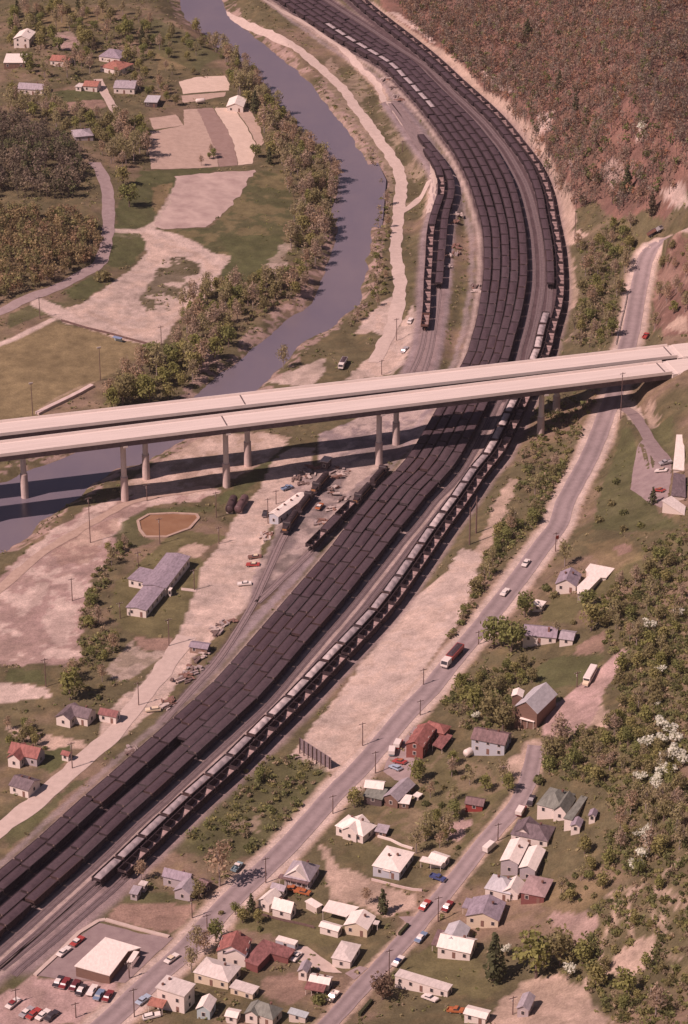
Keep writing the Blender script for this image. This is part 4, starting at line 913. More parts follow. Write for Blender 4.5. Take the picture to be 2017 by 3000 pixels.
building('house', 'house', 'pale grey hip roofed house with bright white gable and porch', 'd', [b('370,1262 620,1322 722,1190', 'hip', 'white', 'blue', 3, 2.4), b('540,1280 690,1310 725,1190', 'v', 'white', 'white', 3.1, 2)])
building('house', 'house', 'low maroon walled house with pinkish flat roof', 'd', [b('700,1302 930,1348 988,1175', 'hip', 'maroon', 'pink', 3, .8)])
building('house', 'house', 'cream house with broad lavender grey gable roof', 'd', [b('200,1518 510,1568 645,1405', 'v', 'cream', 'lav', 3, 2), b('165,1478 230,1490 290,1405', 'flat', 'cream', 'lav', 2.4, open=1, posts=2)])
building('house', 'house', 'white house with crossing grey and white gables above the mobile home', '8', [b('430,1040 585,1072 650,1012', 'u', 'white', 'white', 3, 2.2), b('445,1020 545,1040 590,960', 'v', 'white', 'blue', 3.1, 2), b('405,1045 445,1052 490,985', 'flat', 'white', 'brown', 2.4, open=1, posts=2)])
building('garage', 'garage', 'white roofed garage at the bottom edge beside an orange truck', '8', [b('550,1342 655,1368 668,1325', 'u', 'white', 'white', 2.6, .6)])
building('shed', 'shed', 'grey roofed hut standing alone on the bare dirt at the bottom right', '8', [b('790,1318 850,1330 892,1265', 'v', 'greyw', 'grey', 2.9, 1.2)])
building('store_building', 'building', 'red brick store with red hipped and gabled roofs beside the highway', 'e', [b('430,408 600,442 742,272', 'v', 'brick', 'red', 4.6, 1.6), b('580,250 790,305 872,232', 'hip', 'brick', 'red', 3.6, 1.7), b('680,400 770,440 870,315 770,285', 'poly', 'brick', 'redd', 2.7, open=1)])
building('house', 'house', 'two storey pale house with brown gable roof below the barn', 'e', [b('1030,362 1350,424 1397,305', 'u', 'blue', 'brown', 4.8, 2)])
building('house', 'house', 'cluster of joined roofs, brown gabled house with white and green lean-tos', 'e', [b('225,893 365,938 480,765', 'v', 'brown', 'grey', 3, 1.9), b('50,818 230,838 345,770', 'u', 'brown', 'white', 3.2, 1.3), b('40,900 220,938 242,850', 'shed', 'dark', 'green', 2.3, .8), b('365,942 470,955 515,885', 'shed', 'brown', 'white', 2.4, .5), b('500,862 555,882 578,842', 'flat', 'white', 'white', 2.2)])
building('house', 'house', 'white hip roofed house with grey lean-to below the brown gabled cluster', '8', [b('-30,492 100,542 162,490', 'hip', 'white', 'white', 3, 2.6), b('0,512 70,535 110,470', 'v', 'white', 'white', 3.1, 2), b('150,512 205,522 228,492', 'shed', 'brown', 'grey', 2.3, .4)])
building('house', 'house', 'white gabled house with dark roof and large flat white carport', 'f', [b('645,318 825,342 925,245', 'v', 'white', 'lav', 2.8, 2.4), b('830,402 905,395 1030,265 1075,270 1145,190 940,150 900,200 930,245 830,342', 'poly', 'white', 'white', 2.6)])
building('shed', 'shed', 'small white flat roofed shed on the grass above the long grey roof', 'f', [b('450,492 538,512 562,465', 'flat', 'white', 'white', 2.3)])
building('house', 'house', 'long white house with grey roof and chimney half behind trees', 'f', [b('370,745 660,772 720,682', 'u', 'white', 'lav', 2.8, 1.9, ch=(.75, .3)), b('675,775 800,792 830,715', 'u', 'white', 'grey', 2.4, 1.2)])
building('barn', 'barn', 'tall brown barn with pale blue metal roof beside the gravel drive', 'f', [b('300,1345 500,1405 660,1238', 'v', 'brown', 'blue', 6.4, 3.4, win=0), b('278,1292 375,1302 388,1245', 'v', 'brown', 'white', 7.5, 1.0, win=0), b('350,1452 470,1482 496,1420', 'shed', 'brown', 'white', 3, .5, open=1)])
building('railway_office', 'building', 'long low office with grey roof on the oval lawn', '5', [b('572,590 667,606 760,505', 'v', 'white', 'lav', 3.1, .6), b('645,490 757,507 890,364', 'v', 'white', 'lav', 3.5, .7), b('580,463 655,480 705,425', 'flat', 'white', 'lav', 3.0), b('765,512 778,514 788,503', 'flat', 'white', 'white', 2.6)])
building('storage_shed', 'shed', 'open fronted brown storage shed beside the rail spur', '5', [b('858,770 945,782 957,752', 'u', 'wood', 'lav', 2.4, .8)])
building('engine_house', 'building', 'long engine house with white roof and pale blue end wall by the locomotives', 'E', [b('528,730 618,756 782,556', 'v', 'blue', 'white', 3.7, 1.0, vent=((.5, .15), (.5, .38), (.5, .6), (.5, .8)))])
building('tower_hut', 'hut', 'small dark hut with pale flat roof just below the bridge shadow', 'E', [b('962,290 1030,302 1060,258', 'flat', 'dark', 'pale', 3.4)])
building('house', 'house', 'white house with dark roof beside the big green tree near the dirt road', '5', [b('300,1075 400,1100 410,1050', 'u', 'white', 'dark', 3, 2.2), b('250,1090 320,1108 365,1050', 'v', 'white', 'dark', 3, 1.8)])
building('barn', 'barn', 'small white barn with brown roof beside the dirt road', '5', [b('445,1076 530,1092 547,1062', 'u', 'white', 'redd', 2.8, 1.4)])
building('house', 'house', 'white house with red roof and front gable by the left edge', '7', [b('35,165 170,195 222,155', 'u', 'greyw', 'red', 3.2, 2.6), b('30,190 92,205 125,145', 'v', 'white', 'red', 3.1, 2)])
building('garage', 'garage', 'tiny white garage with red roof beside the dirt road', '7', [b('275,172 312,182 327,162', 'u', 'white', 'red', 2.3, .9)])
building('house', 'house', 'white house with dark grey roof close beside the dirt road at the left', '7', [b('38,312 130,340 197,292', 'u', 'white', 'dark', 2.9, 1.8)])
building('house', 'house', 'tall white farmhouse in the far top left corner', 'g', [b('75,125 170,130 185,85', 'v', 'white', 'white', 5, 2)])
building('house', 'house', 'white flat roofed building at the upper left edge', 'g', [b('20,264 145,264 125,212', 'flat', 'brown', 'white', 3.2)])
building('house', 'house', 'red roofed house among the far trees at the upper left', 'g', [b('285,250 395,258 405,225', 'u', 'white', 'orange', 3, 1.8)])
building('house', 'house', 'lavender roofed house above the orange roof in the far village', 'g', [b('565,225 690,240 710,190', 'hip', 'white', 'lav', 3.2, 2.4)])
building('house', 'house', 'orange roofed house beside the far lane', 'g', [b('572,285 682,308 660,245', 'hip', 'white', 'orange', 3, 2)])
building('house', 'house', 'long grey roofed house left of the far garden strip', 'g', [b('95,412 245,422 250,385', 'u', 'white', 'grey', 3, 1.8)])
building('house', 'house', 'little white house with red roof at the head of the far lane', 'g', [b('475,397 560,402 562,368', 'u', 'white', 'orange', 3, 1.4), b('430,398 468,402 470,380', 'flat', 'white', 'pale', 2.6)])
building('house', 'house', 'lavender blue roofed house right of the far lane', 'g', [b('650,408 775,412 778,365', 'u', 'white', 'grey', 3.2, 1.8)])
building('garage', 'garage', 'flat pale roofed garage in front of the far garden plot', 'g', [b('828,490 905,493 888,452', 'flat', 'dark', 'blue', 2.8)])
building('barn', 'barn', 'white barn at the top corner of the ploughed field by the river', 'g', [b('1300,515 1400,518 1398,470', 'v', 'white', 'white', 3, 2)])
building('house', 'house', 'grey roofed house hidden among the trees above the dark wood', 'g', [b('430,690 540,680 555,635', 'hip', 'greyw', 'grey', 3, 1.8)])
building('motel_building', 'building', 'long white roofed building at the right edge above the car park', 'h', [b('750,1925 832,1935 828,1690 775,1690', 'poly', 'offwhite', 'white', 2.6)])
building('motel_building', 'building', 'dark roofed building at the right edge between two white roofs', 'h', [b('738,2105 838,2118 836,1965 757,1950', 'poly', 'offwhite', 'dark', 2.6)])
building('motel_building', 'building', 'pale angled roof at the right edge below the dark roofed building', 'h', [b('675,2140 830,2240 838,2180 740,2108', 'poly', 'offwhite', 'pale', 2.4)])

# ------------------------------------------------------------------ vehicles
tyre_m = mat('tyre_rubber', (.04, .032, .032), .9); chrome_m = mat('bumper_chrome', (.55, .5, .48), .25, metal=.7); lamp_m = mat('headlamp_glass', (.7, .65, .6), .2)
PAINT_V = dict(truckred=(.38, .06, .045), white=(.74, .66, .60), cream=(.70, .56, .40), red=(.40, .06, .05), dred=(.24, .04, .04), maroon=(.15, .035, .04), blue=(.17, .24, .34), lblue=(.36, .44, .52), dblue=(.06, .08, .19), orange=(.42, .13, .05), brown=(.20, .10, .075), teal=(.24, .34, .36), grey=(.36, .33, .33), black=(.05, .04, .045), tan=(.48, .36, .27))
def vm(c): return mat('car_paint_' + c, PAINT_V[c], .35, spec=.5)
def wheels(root, L, y, r=.34):
    for x in (-L * .29, L * .30):
        for s in (-1, 1):
            wl = MB().cyl((x, s * (y - .22), r), (x, s * y, r), r, None, 12).build('wheel', tyre_m, root)
            MB().cyl((x, s * y, r), (x, s * (y + .02), r), r * .55, None, 8).build('hubcap', chrome_m, wl)
def car(kind, col, top=None):
    r = empty(kind, (0, 0, 0)); top = top or col; P = vm(col); T = vm(top)
    def side(prof, wy): return MB().prism([(x, -wy, z) for x, z in prof], (0, 2 * wy, 0))
    if kind in ('saloon_car', 'estate_car', 'convertible_car'):
        L = 5.3; side([(-2.65, .42), (2.6, .42), (2.66, .7), (2.55, .92), (1.2, .98), (-1.6, .98), (-2.6, .94), (-2.68, .65)], .97).build('body', P, r)
        bx = -2.35 if kind == 'estate_car' else -1.55
        side([(bx, .97), (.95, .97), (.35, 1.38), (bx + .45, 1.38)], .80).build('window_band', glass_m, r)
        side([(bx + .36, 1.37), (.42, 1.37), (.36, 1.45), (bx + .42, 1.45)], .76).build('roof', T, r)
        for s in (-1, 1): MB().box((s * 2.68, 0, .55), (.14, 1.9, .2)).build('bumper', chrome_m, r)
        for s in (-1, 1): MB().box((2.62, s * .68, .75), (.1, .36, .16)).build('headlight', lamp_m, r)
        wheels(r, L, .95)
    elif kind == 'pickup_truck':
        side([(-2.6, .5), (2.5, .5), (2.55, .8), (2.4, 1.08), (1.2, 1.12), (-.5, 1.12), (-.5, .7), (-2.6, .7)], .97).build('body', P, r)
        for s in (-1, 1): MB().box((-1.55, s * .92, .92), (2.1, .1, .5)).build('bed_side', P, r)
        MB().box((-2.57, 0, .92), (.08, 1.9, .5)).build('tailgate', P, r)
        side([(-.45, 1.1), (1.25, 1.1), (.75, 1.62), (-.35, 1.62)], .84).build('window_band', glass_m, r); side([(-.42, 1.61), (.78, 1.61), (.7, 1.72), (-.38, 1.72)], .84).build('roof', T, r)
        MB().box((2.58, 0, .62), (.14, 1.9, .2)).build('bumper', chrome_m, r); wheels(r, 5.0, .96, .38)
    elif kind == 'delivery_van':
        side([(-2.5, .5), (2.3, .5), (2.4, 1.1), (1.95, 1.5), (1.55, 2.2), (-2.45, 2.25)], 1.0).build('body', P, r)
        MB().box((-.4, 0, 2.28), (3.9, 1.85, .08)).build('roof', T, r); side([(1.62, 1.5), (1.98, 1.5), (1.66, 2.05), (1.5, 2.05)], .9).build('windscreen', glass_m, r)
        MB().box((2.4, 0, .6), (.14, 1.9, .2)).build('bumper', chrome_m, r); wheels(r, 4.8, .97, .38)
    elif kind == 'camper_truck':
        side([(-2.6, .5), (2.5, .5), (2.55, .8), (2.4, 1.08), (1.2, 1.12), (-2.6, 1.12)], .97).build('body', P, r)
        side([(.0, 1.1), (1.25, 1.1), (.75, 1.62), (.0, 1.62)], .84).build('window_band', glass_m, r)
        side([(-2.8, 1.1), (-.1, 1.1), (-.1, 1.7), (.7, 1.75), (.7, 2.4), (-2.8, 2.4)], 1.05).build('camper_box', T, r)
        MB().box((2.58, 0, .62), (.14, 1.9, .2)).build('bumper', chrome_m, r); wheels(r, 5.0, .96, .38)
    elif kind == 'coal_truck':
        side([(-4.6, .8), (4.2, .8), (4.2, 1.1), (-4.6, 1.1)], .9).build('chassis', vm('black'), r)
        b_ = side([(-4.6, 1.15), (1.7, 1.15), (1.7, 2.5), (-4.6, 2.5)], 1.22); b_.build('dump_body', P, r)
        np_ = MB().add([(-4.4, -1.05, 2.52), (1.5, -1.05, 2.52), (1.5, 1.05, 2.52), (-4.4, 1.05, 2.52), (-3, 0, 3.0), (.3, 0, 2.95)], [(0, 1, 5, 4), (1, 2, 5), (2, 3, 4, 5), (3, 0, 4)]); np_.build('coal_load', coal_m, r)
        cab = side([(2.0, .7), (4.5, .7), (4.5, 1.5), (4.1, 2.6), (2.0, 2.6)], 1.15).build('cab', T, r)
        MB().prism([(4.5, -1, 1.55), (4.5, 1, 1.55), (4.16, 1, 2.45), (4.16, -1, 2.45)], (.05, 0, .02)).build('windscreen', glass_m, cab)
        MB().box((4.6, 0, .75), (.16, 2.3, .3)).build('bumper', chrome_m, r)
        for x in (-3.6, -2.3, 3.3):
            for s in (-1, 1): MB().cyl((x, s * .75, .52), (x, s * 1.15, .52), .52, None, 12).build('wheel', tyre_m, r)
    elif kind == 'school_bus':
        side([(-5.0, .7), (3.6, .7), (3.6, 2.7), (3.4, 2.95), (-4.85, 2.95), (-5.0, 2.8)], 1.2).build('body', P, r)
        MB().box((-.7, 0, 2.98), (8.3, 2.1, .1)).build('roof', T, r)
        side([(3.6, .7), (5.2, .7), (5.2, 1.5), (3.6, 1.75)], 1.0).build('bonnet', vm('cream'), r)
        wb = MB()
        for k in range(9):
            for s in (-1, 1): wb.box((-4.3 + k * .88, s * 1.2, 2.15), (.68, .06, .6))
        wb.build('window_band', glass_m, r); MB().box((3.63, 0, 2.2), (.06, 2.0, .8)).build('windscreen', glass_m, r)
        MB().box((5.26, 0, .75), (.14, 2.1, .25)).build('bumper', chrome_m, r); wheels(r, 9.0, 1.15, .48)
    return r
CAR_P = {}
def vehicle(kind, z, x, y, dx, dy, col, label, top=None, group=None, scale=(1, 1, 1)):
    """stands where the photograph shows it; dx, dy = the way it faces, in photograph pixels"""
    p, q = on_ground(px(z, x, y)), on_ground(px(z, x + dx, y + dy)); d = q - p
    lift = .16
    k = (kind, col, top)
    if k in CAR_P: o = copy_tree(CAR_P[k])
    else: o = CAR_P[k] = car(kind, col, top)
    o.scale = scale; o.location = (p.x, p.y, p.z + lift); o.rotation_euler = (0, math.atan2(-d.z, math.hypot(d.x, d.y)) if math.hypot(d.x, d.y) > 1 else 0, math.atan2(d.y, d.x))
    tag(o, label, {'saloon_car': 'car', 'estate_car': 'car', 'pickup_truck': 'pickup', 'delivery_van': 'van', 'camper_truck': 'camper', 'coal_truck': 'truck', 'school_bus': 'bus'}[kind], group)
S, E_, PU = 'saloon_car', 'estate_car', 'pickup_truck'
G1 = 'cars parked in a row below the diner'
for x, y, c, t, l in ((540, 1195, 'black', 'white', 'dark car with white roof, leftmost of the parked row below the diner'), (598, 1210, 'dred', None, 'dark red car second from the left in the diner row'), (690, 1230, 'maroon', None, 'maroon car third from the left in the diner row'), (748, 1272, 'black', 'white', 'black car with white roof fourth in the diner row'), (850, 1275, 'white', None, 'white car fifth from the left in the diner row'), (912, 1318, 'blue', None, 'blue car second from the right in the diner row'), (995, 1328, 'dred', 'maroon', 'red car with darker roof at the right end of the diner row')):
    vehicle(S, 'a', x, y, 50, -75, c, l, t, G1)
for x, y, c, t, l in ((250, 1475, 'grey', 'white', 'grey car cut by the bottom edge at the far left'), (315, 1490, 'red', None, 'bright red car at the bottom edge beside two pale ones'), (400, 1500, 'white', None, 'white car at the bottom edge right of the bright red one'), (125, 1395, 'white', 'dred', 'white car with red roof in the bottom left corner'), (480, 1510, 'black', None, 'black car at the bottom edge right of the white one')):
    vehicle(S, 'a', x, y, 60, -50, c, l, t, 'cars along the bottom left edge')
vehicle(S, 'a', 715, 825, 55, -45, 'red', 'red car with white roof by the pale lot edge left of the diner', 'white')
vehicle(S, 'a', 590, 920, 55, -45, 'white', 'white car by the pale lot edge left of the diner')
vehicle(S, 'a', 1320, 1362, 60, -45, 'lblue', 'pale blue car beside the red awning at the highway edge')
vehicle(E_, 'a', 1400, 1512, 80, -20, 'white', 'white estate car under the red awning at the bottom edge')
vehicle(S, 'b', 170, 1140, 60, -45, 'white', 'white car driving on the highway past the diner', 'cream')
vehicle(PU, 'b', 770, 300, 45, -50, 'teal', 'teal pickup parked beside the highway near the bare tree', 'white')
vehicle(PU, 'b', 1290, 505, -60, -12, 'orange', 'orange red pickup behind the white gabled house, left of two', None, 'orange trucks behind the white gabled house')
vehicle(S, 'b', 1372, 530, -60, -12, 'orange', 'orange red car behind the white gabled house, right of two', None, 'orange trucks behind the white gabled house')
vehicle(S, 'b', 1310, 1125, -40, 45, 'white', 'white car at the end of the red roofed outbuilding')
vehicle(PU, 'c', 395, 1490, -50, 60, 'white', 'white pickup beside the brown porch house near the street bottom')
vehicle(PU, 'c', 1360, 400, 60, 20, 'dblue', 'dark blue pickup in the drive by the two part garage')
vehicle(S, 'c', 1240, 650, 45, -55, 'red', 'red car with white roof at the left kerb of the street', 'white')
vehicle(S, 'c', 1447, 660, 45, -60, 'dred', 'dark red car with white roof at the right kerb of the street', 'white')
vehicle(S, 'c', 1205, 945, 55, -60, 'blue', 'blue car with white roof parked opposite the clipped lawn', 'white')
vehicle(S, 'c', 995, 1165, 55, -60, 'white', 'white car with dark blue roof parked above the mobile home', 'dblue')
vehicle(S, 'c', 1290, 1505, 70, 25, 'white', 'white car in front of the mobile home')
vehicle(PU, 'c', 1530, 1620, 70, 5, 'orange', 'orange truck at the bottom edge beside the white garage roof')
vehicle('delivery_van', 'd', 425, 905, 45, -40, 'white', 'white van parked on the street beside the big white roofed house')
vehicle('camper_truck', 'd', 715, 570, 30, -50, 'dred', 'red truck with white camper box at the street edge', 'white')
vehicle(S, 'd', 805, 470, 20, -50, 'black', 'dark car with pale roof in the shade by the green roofed house', 'grey')
vehicle(S, 'e', 385, 585, -60, -12, 'red', 'bright red car in the store forecourt', 'orange')
vehicle(E_, 'e', 345, 640, -60, -25, 'lblue', 'pale blue estate car in front of the bright red one at the store')
vehicle('camper_truck', 'e', 370, 425, 30, -60, 'red', 'red truck with big white camper box at the store corner', 'white')
vehicle('camper_truck', 'e', 312, 490, 10, -60, 'teal', 'small teal truck with white box at the store forecourt edge', 'white')
vehicle(S, 'f', 402, 155, -35, 50, 'white', 'white car on the highway above the gabled house, farther of two')
vehicle(S, 'f', 228, 398, 35, -40, 'white', 'white car on the highway, nearer of the two going past the white shed')
vehicle('coal_truck', '6', 502, 822, -50, 55, 'truckred', 'long red coal truck with white cab coming down the highway', 'white', None, (1.5, 1.15, 1.15))
vehicle('school_bus', 'f', 935, 1115, -45, 80, 'white', 'white bus parked on the gravel drive above the barn')
vehicle(PU, 'h', 700, 1890, -60, 15, 'grey', 'grey pickup, uppermost in the car park at the right edge')
vehicle(S, 'h', 675, 1942, -60, 5, 'white', 'white car in the middle of the car park at the right edge', 'tan')
vehicle(S, 'h', 660, 2078, -60, -5, 'red', 'red car, lowest in the car park at the right edge', 'orange')
vehicle(PU, 'h', 565, 1022, 30, -40, 'red', 'small red vehicle at the road edge just above the bridge')
vehicle('coal_truck', 'h', 640, 318, 60, -35, 'brown', 'brown truck parked at the highway bend near the right edge', 'grey')
vehicle(S, 'E', 420, 1100, -70, 5, 'brown', 'brown car, upper of two side by side in the yard lot', 'cream')
vehicle(S, 'E', 405, 1165, -70, 0, 'red', 'red car, lower of two side by side in the yard lot', 'cream')
vehicle(S, 'E', 335, 1325, -70, 5, 'white', 'white car alone in the yard lot below the red one')
vehicle(S, 'E', 960, 680, 50, -60, 'orange', 'orange car with white top between the locomotives', 'white')
vehicle(E_, '5', 697, 1062, -60, 5, 'cream', 'cream car by the dirt road next to the coal strings')
vehicle(PU, 'E', 690, 525, 60, -20, 'blue', 'blue pickup behind the engine house')
vehicle(PU, 'E', 505, 745, -20, 60, 'black', 'dark truck beside the engine house end wall')
vehicle(S, '4', 287, 507, 30, -35, 'grey', 'grey car on the dirt road just above the bridge')
vehicle(S, '4', 312, 376, 20, -40, 'white', 'white car on the dirt road beside the short siding')
vehicle('coal_truck', '4', 8, 575, -40, 70, 'grey', 'grey truck under trees by the dirt track above the bridge', 'white')

# ------------------------------------------------------------------ poles, billboard, tanks, fences and yard clutter
wood_m = mat('creosoted_pole', (.17, .105, .09), .9, 2, .25); lampw = mat('lamp_housing', (.6, .53, .48), .5); insul = mat('insulator', (.5, .42, .4), .4)
def pole(z, bx, by, ty, label, kind='utility_pole', group=None, arm=True, az=None):
    g = on_ground(px(z, bx, by)); f = px(z, bx, ty); dv = ray(f)
    t = math.hypot(g.x, g.y) / math.hypot(dv[0], dv[1]); h = max(5.5, min(22, CAM_H + dv[2] * t - g.z))
    r = empty(kind, g, az if az is not None else 2.0, label, 'lamp post' if kind == 'floodlight_pole' else 'utility pole', group)
    MB().cyl((0, 0, -.4), (0, 0, h), .2, .13, 8).build('pole', wood_m, r)
    if kind == 'floodlight_pole':
        MB().box((0, 0, h), (.15, 1.6, .15)).build('crossarm', wood_m, r)
        for s in (-.6, 0, .6): MB().prism([(.1, s - .25, h + .1), (.1, s + .25, h + .1), (.1, s + .25, h + .6), (.1, s - .25, h + .6)], (.35, 0, .0)).build('lamp', lampw, r)
    elif arm:
        a = MB().box((0, 0, h - .6), (.14, 2.6, .16)).build('crossarm', wood_m, r)
        ins = MB()
        for s in (-1.15, -.5, .5, 1.15): ins.cyl((0, s, h - .5), (0, s, h - .25), .07, None, 6)
        ins.build('insulator', insul, a)
        MB().cyl((.28, 0, h - 2.1), (.28, 0, h - 1.3), .22, None, 8).build('transformer', lampw, r)
GP = 'utility poles'
for z, x, y, ty, lb in (('7', 1210, 755, 640, 'wooden pole by the highway above the pyramid roofed house'), ('7', 612, 1365, 1235, 'wooden pole on the kerb left of the two storey block'), ('7', 943, 965, 905, 'wooden pole by the highway beside the leafy tree'), ('7', 875, 915, 830, 'wooden pole at the corner of the bare brown yard'),
      ('7', 330, 235, 115, 'wooden pole beside the dirt road near the tiny red roofed garage'), ('7', 1515, 440, 355, 'wooden pole by the highway below the billboard'), ('7', 75, 1305, 1240, 'wooden pole in the bottom left corner'), ('a', 1190, 1150, 995, 'wooden pole in front of the diner entrance'), ('a', 700, 1510, 1430, 'short pole at the bottom edge of the dirt lot'),
      ('8', 438, 925, 812, 'wooden pole between the two red cars on the street'), ('8', 217, 1172, 1050, 'wooden pole beside the dark round tree'), ('8', 708, 560, 480, 'wooden pole by the street above the white van'), ('8', 155, 255, 155, 'wooden pole at the store forecourt'), ('8', 97, 130, 25, 'wooden pole at the edge of the pale spoil ground'), ('8', 775, 1345, 1262, 'wooden pole on the bare dirt by the lone hut'),
      ('6', 357, 1072, 1002, 'wooden pole by the highway above the red store'), ('6', 620, 752, 690, 'wooden pole by the highway above the coal truck'), ('6', 968, 332, 245, 'wooden pole by the highway near the red sign'), ('6', 1065, 945, 875, 'wooden lamp pole beside the white bus'), ('6', 372, 935, 860, 'wooden pole at the lower corner of the pale spoil ground'),
      ('5', 632, 1035, 928, 'wooden pole on the dirt road below the rubble'), ('5', 770, 765, 640, 'wooden pole at the foot of the oval lawn'), ('5', 885, 510, 415, 'slim pole at the end of the office path'), ('5', 630, 410, 335, 'wooden pole behind the office wing'), ('5', 728, 300, 182, 'wooden pole in front of the orange pond'), ('5', 670, 105, 28, 'wooden pole on the river bank under the bridge shadow'),
      ('5', 412, 295, 88, 'wooden pole on the bare river bank'), ('5', 330, 560, 455, 'wooden pole beside the dark hedge left of the office'), ('5', 210, 950, 820, 'wooden pole behind the big green tree'), ('5', 548, 640, 565, 'wooden pole at the left end of the office'), ('5', 985, 180, 62, 'wooden pole left of the two tanks'), ('5', 997, 300, 222, 'wooden pole on the lawn tip above the office'),
      ('5', 1220, 208, 92, 'wooden pole at the engine house corner'), ('5', 1257, 120, 55, 'wooden pole behind the engine house'), ('3', 735, 482, 395, 'wooden pole at the edge of the cleared loop'), ('3', 183, 362, 262, 'wooden pole by the park road junction'), ('4', 250, 458, 358, 'wooden pole on the dirt road above the bridge'), ('4', 183, 613, 546, 'wooden pole just behind the bridge parapet'),
      ('4', 1262, 812, 602, 'very tall brown pole by the highway in front of the bridge'), ('2', 1055, 1090, 802, 'very tall dark pole on the rocky hillside foot'), ('2', 710, 150, 80, 'wooden pole on the far wooded hillside'), ('B', 705, 965, 830, 'wooden pole between the two pale dirt tracks')):
    pole(z, x, y, ty, lb, group=GP)
for z, x, y, ty, lb in (('3', 150, 803, 660, 'floodlight pole at the near left side of the ball field'), ('3', 458, 643, 498, 'floodlight pole at the right side of the ball field')): pole(z, x, y, ty, lb, 'floodlight_pole', 'ball field floodlights')
# two pole power line frame on the spoil slope
g1, g2 = on_ground(px('F', 1270, 890)), on_ground(px('F', 1215, 985)); r = empty('power_line_frame', (g1 + g2) / 2, 0, 'two tall dark poles joined as a power line frame on the spoil slope', 'pylon')
for g in (g1, g2): MB().cyl(g - r.location, g - r.location + Vector((0, 0, 16)), .32, .22, 8).build('pole', wood_m, r)
MB().cyl(g1 - r.location + Vector((0, 0, 14.5)), g2 - r.location + Vector((0, 0, 14.5)), .18, None, 6).build('crossarm', wood_m, r)
# billboard seen from behind
p, q = on_ground(px('7', 1368, 165)), on_ground(px('7', 1502, 235)); d = q - p; L_ = d.length
r = empty('billboard', p, math.atan2(d.y, d.x), 'dark weathered billboard seen from behind at the edge of the pale spoil ground', 'billboard')
MB().box((L_ / 2, 0, 3.6), (L_ + 1, .25, 4.4)).build('panel', mat('billboard_back', (.21, .16, .165), .9, 2, .3), r)
m = MB()
for k in range(8): m.box((L_ * k / 7, -.35, 3.0), (.22, .35, 6.0))
m.build('post', wood_m, r)
# two storage tanks lying on cradles
tank_d, tank_b = mat('dark_tank', (.075, .045, .045), .6, 1, .3), mat('brown_tank', (.13, .075, .075), .6, 1, .3)
for (a, b_, m_, lb) in (((205, 735), (245, 640), tank_d, 'black cylindrical storage tank, left of the two by the pond'), ((280, 735), (340, 635), tank_b, 'brown cylindrical storage tank, right of the two by the pond')):
    p, q = on_ground(px('E', *a)), on_ground(px('E', *b_)); d = q - p; L_ = d.length
    r = empty('storage_tank', p, math.atan2(d.y, d.x), lb, 'tank', 'storage tanks by the pond')
    t = MB().lathe([(0, -.35), (1.0, -.3), (1.55, 0), (1.65, .4), (1.65, L_ - .4), (1.55, L_), (1.0, L_ + .3), (0, L_ + .35)], 16).build('shell', m_, r, smooth=True); t.rotation_euler = (0, R(90), 0); t.location = (0, 0, 2.3)
    MB().cyl((L_ / 2, 0, 3.7), (L_ / 2, 0, 4.4), .45, None, 10).build('dome', m_, r)
    MB().box((1.2, 0, .5), (.5, 2.6, 1.3)).box((L_ - 1.2, 0, .5), (.5, 2.6, 1.3)).build('cradle', conc_s, r)
def ptank(z, a, b_, lb, rad=.9):
    p, q = on_ground(px(z, *a)), on_ground(px(z, *b_)); d = q - p; L_ = max(2.2, d.length)
    r = empty('gas_tank', p, math.atan2(d.y, d.x), lb, 'tank')
    t = MB().lathe([(0, -.3), (rad * .7, -.2), (rad, .3), (rad, L_ - .3), (rad * .7, L_ + .2), (0, L_ + .3)], 14).build('shell', mat('white_tank', (.72, .62, .55), .5), r, smooth=True); t.rotation_euler = (0, R(90), 0); t.location = (0, 0, rad + .4)
    MB().box((.7, 0, .3), (.3, rad, .9)).box((L_ - .7, 0, .3), (.3, rad, .9)).build('cradle', conc_s, r)
ptank('g', (1128, 498), (1176, 496), 'white rounded tank at the top of the far ploughed field', 1.2)
ptank('e', (985, 535), (1040, 500), 'white rounded tank below the brown roofed house', 1.3)
# fences, hedges, kerbs as long low things
def run_of(name, z, s, wdt, h, m_, label, cat, lift=0.0, posts=0, part='panel'):
    P = [on_ground(p) for p in pts(z, s)]; r = empty(name, P[0], 0, label, cat); mb = MB(); pm = MB()
    for a, c in zip(P[:-1], P[1:]):
        n = max(1, int((c - a).length / 3))
        for k in range(n):
            u, v = a.lerp(c, k / n), a.lerp(c, (k + 1) / n); u.z = float(hgt(u.x, u.y)); v.z = float(hgt(v.x, v.y)); d = v - u; nn_ = Vector((-d.y, d.x, 0)).normalized() * wdt / 2; up = Vector((0, 0, h)); lo = Vector((0, 0, lift - (.3 if not lift else 0)))
            o_ = P[0]
            mb.prism([u - nn_ + lo - o_, u + nn_ + lo - o_, u + nn_ + up - o_, u - nn_ + up - o_], d)
            if posts: pm.box(u + Vector((0, 0, h / 2 - .1)) - o_, (.14, .14, h + .3))
    mb.build(part, m_, r)
    if posts: pm.build('post', wood_m, r)
    return r
hedge_m = mat('clipped_hedge', (.05, .052, .022), .95, 3, .45, bump=1)
run_of('hedge', 'c', '1005,915 1085,825', .9, 1.1, hedge_m, 'clipped dark hedge round the lawn corner by the street', 'hedge', part='foliage')
run_of('hedge', 'c', '640,1655 750,1525', .9, 1.2, hedge_m, 'clipped dark hedge below the dark round tree', 'hedge', part='foliage')
run_of('garden_wall', 'c', '750,405 980,465 1215,505', .35, .8, conc_s, 'low pale wall between the square house and the ploughed garden', 'wall')
run_of('kerb_bank', '7', '160,1178 260,1085 360,985 450,930 480,925 620,965 770,1003', 1.3, .45, palegravel, 'low pale earth bank edging the diner lot', 'bank', part='bank')
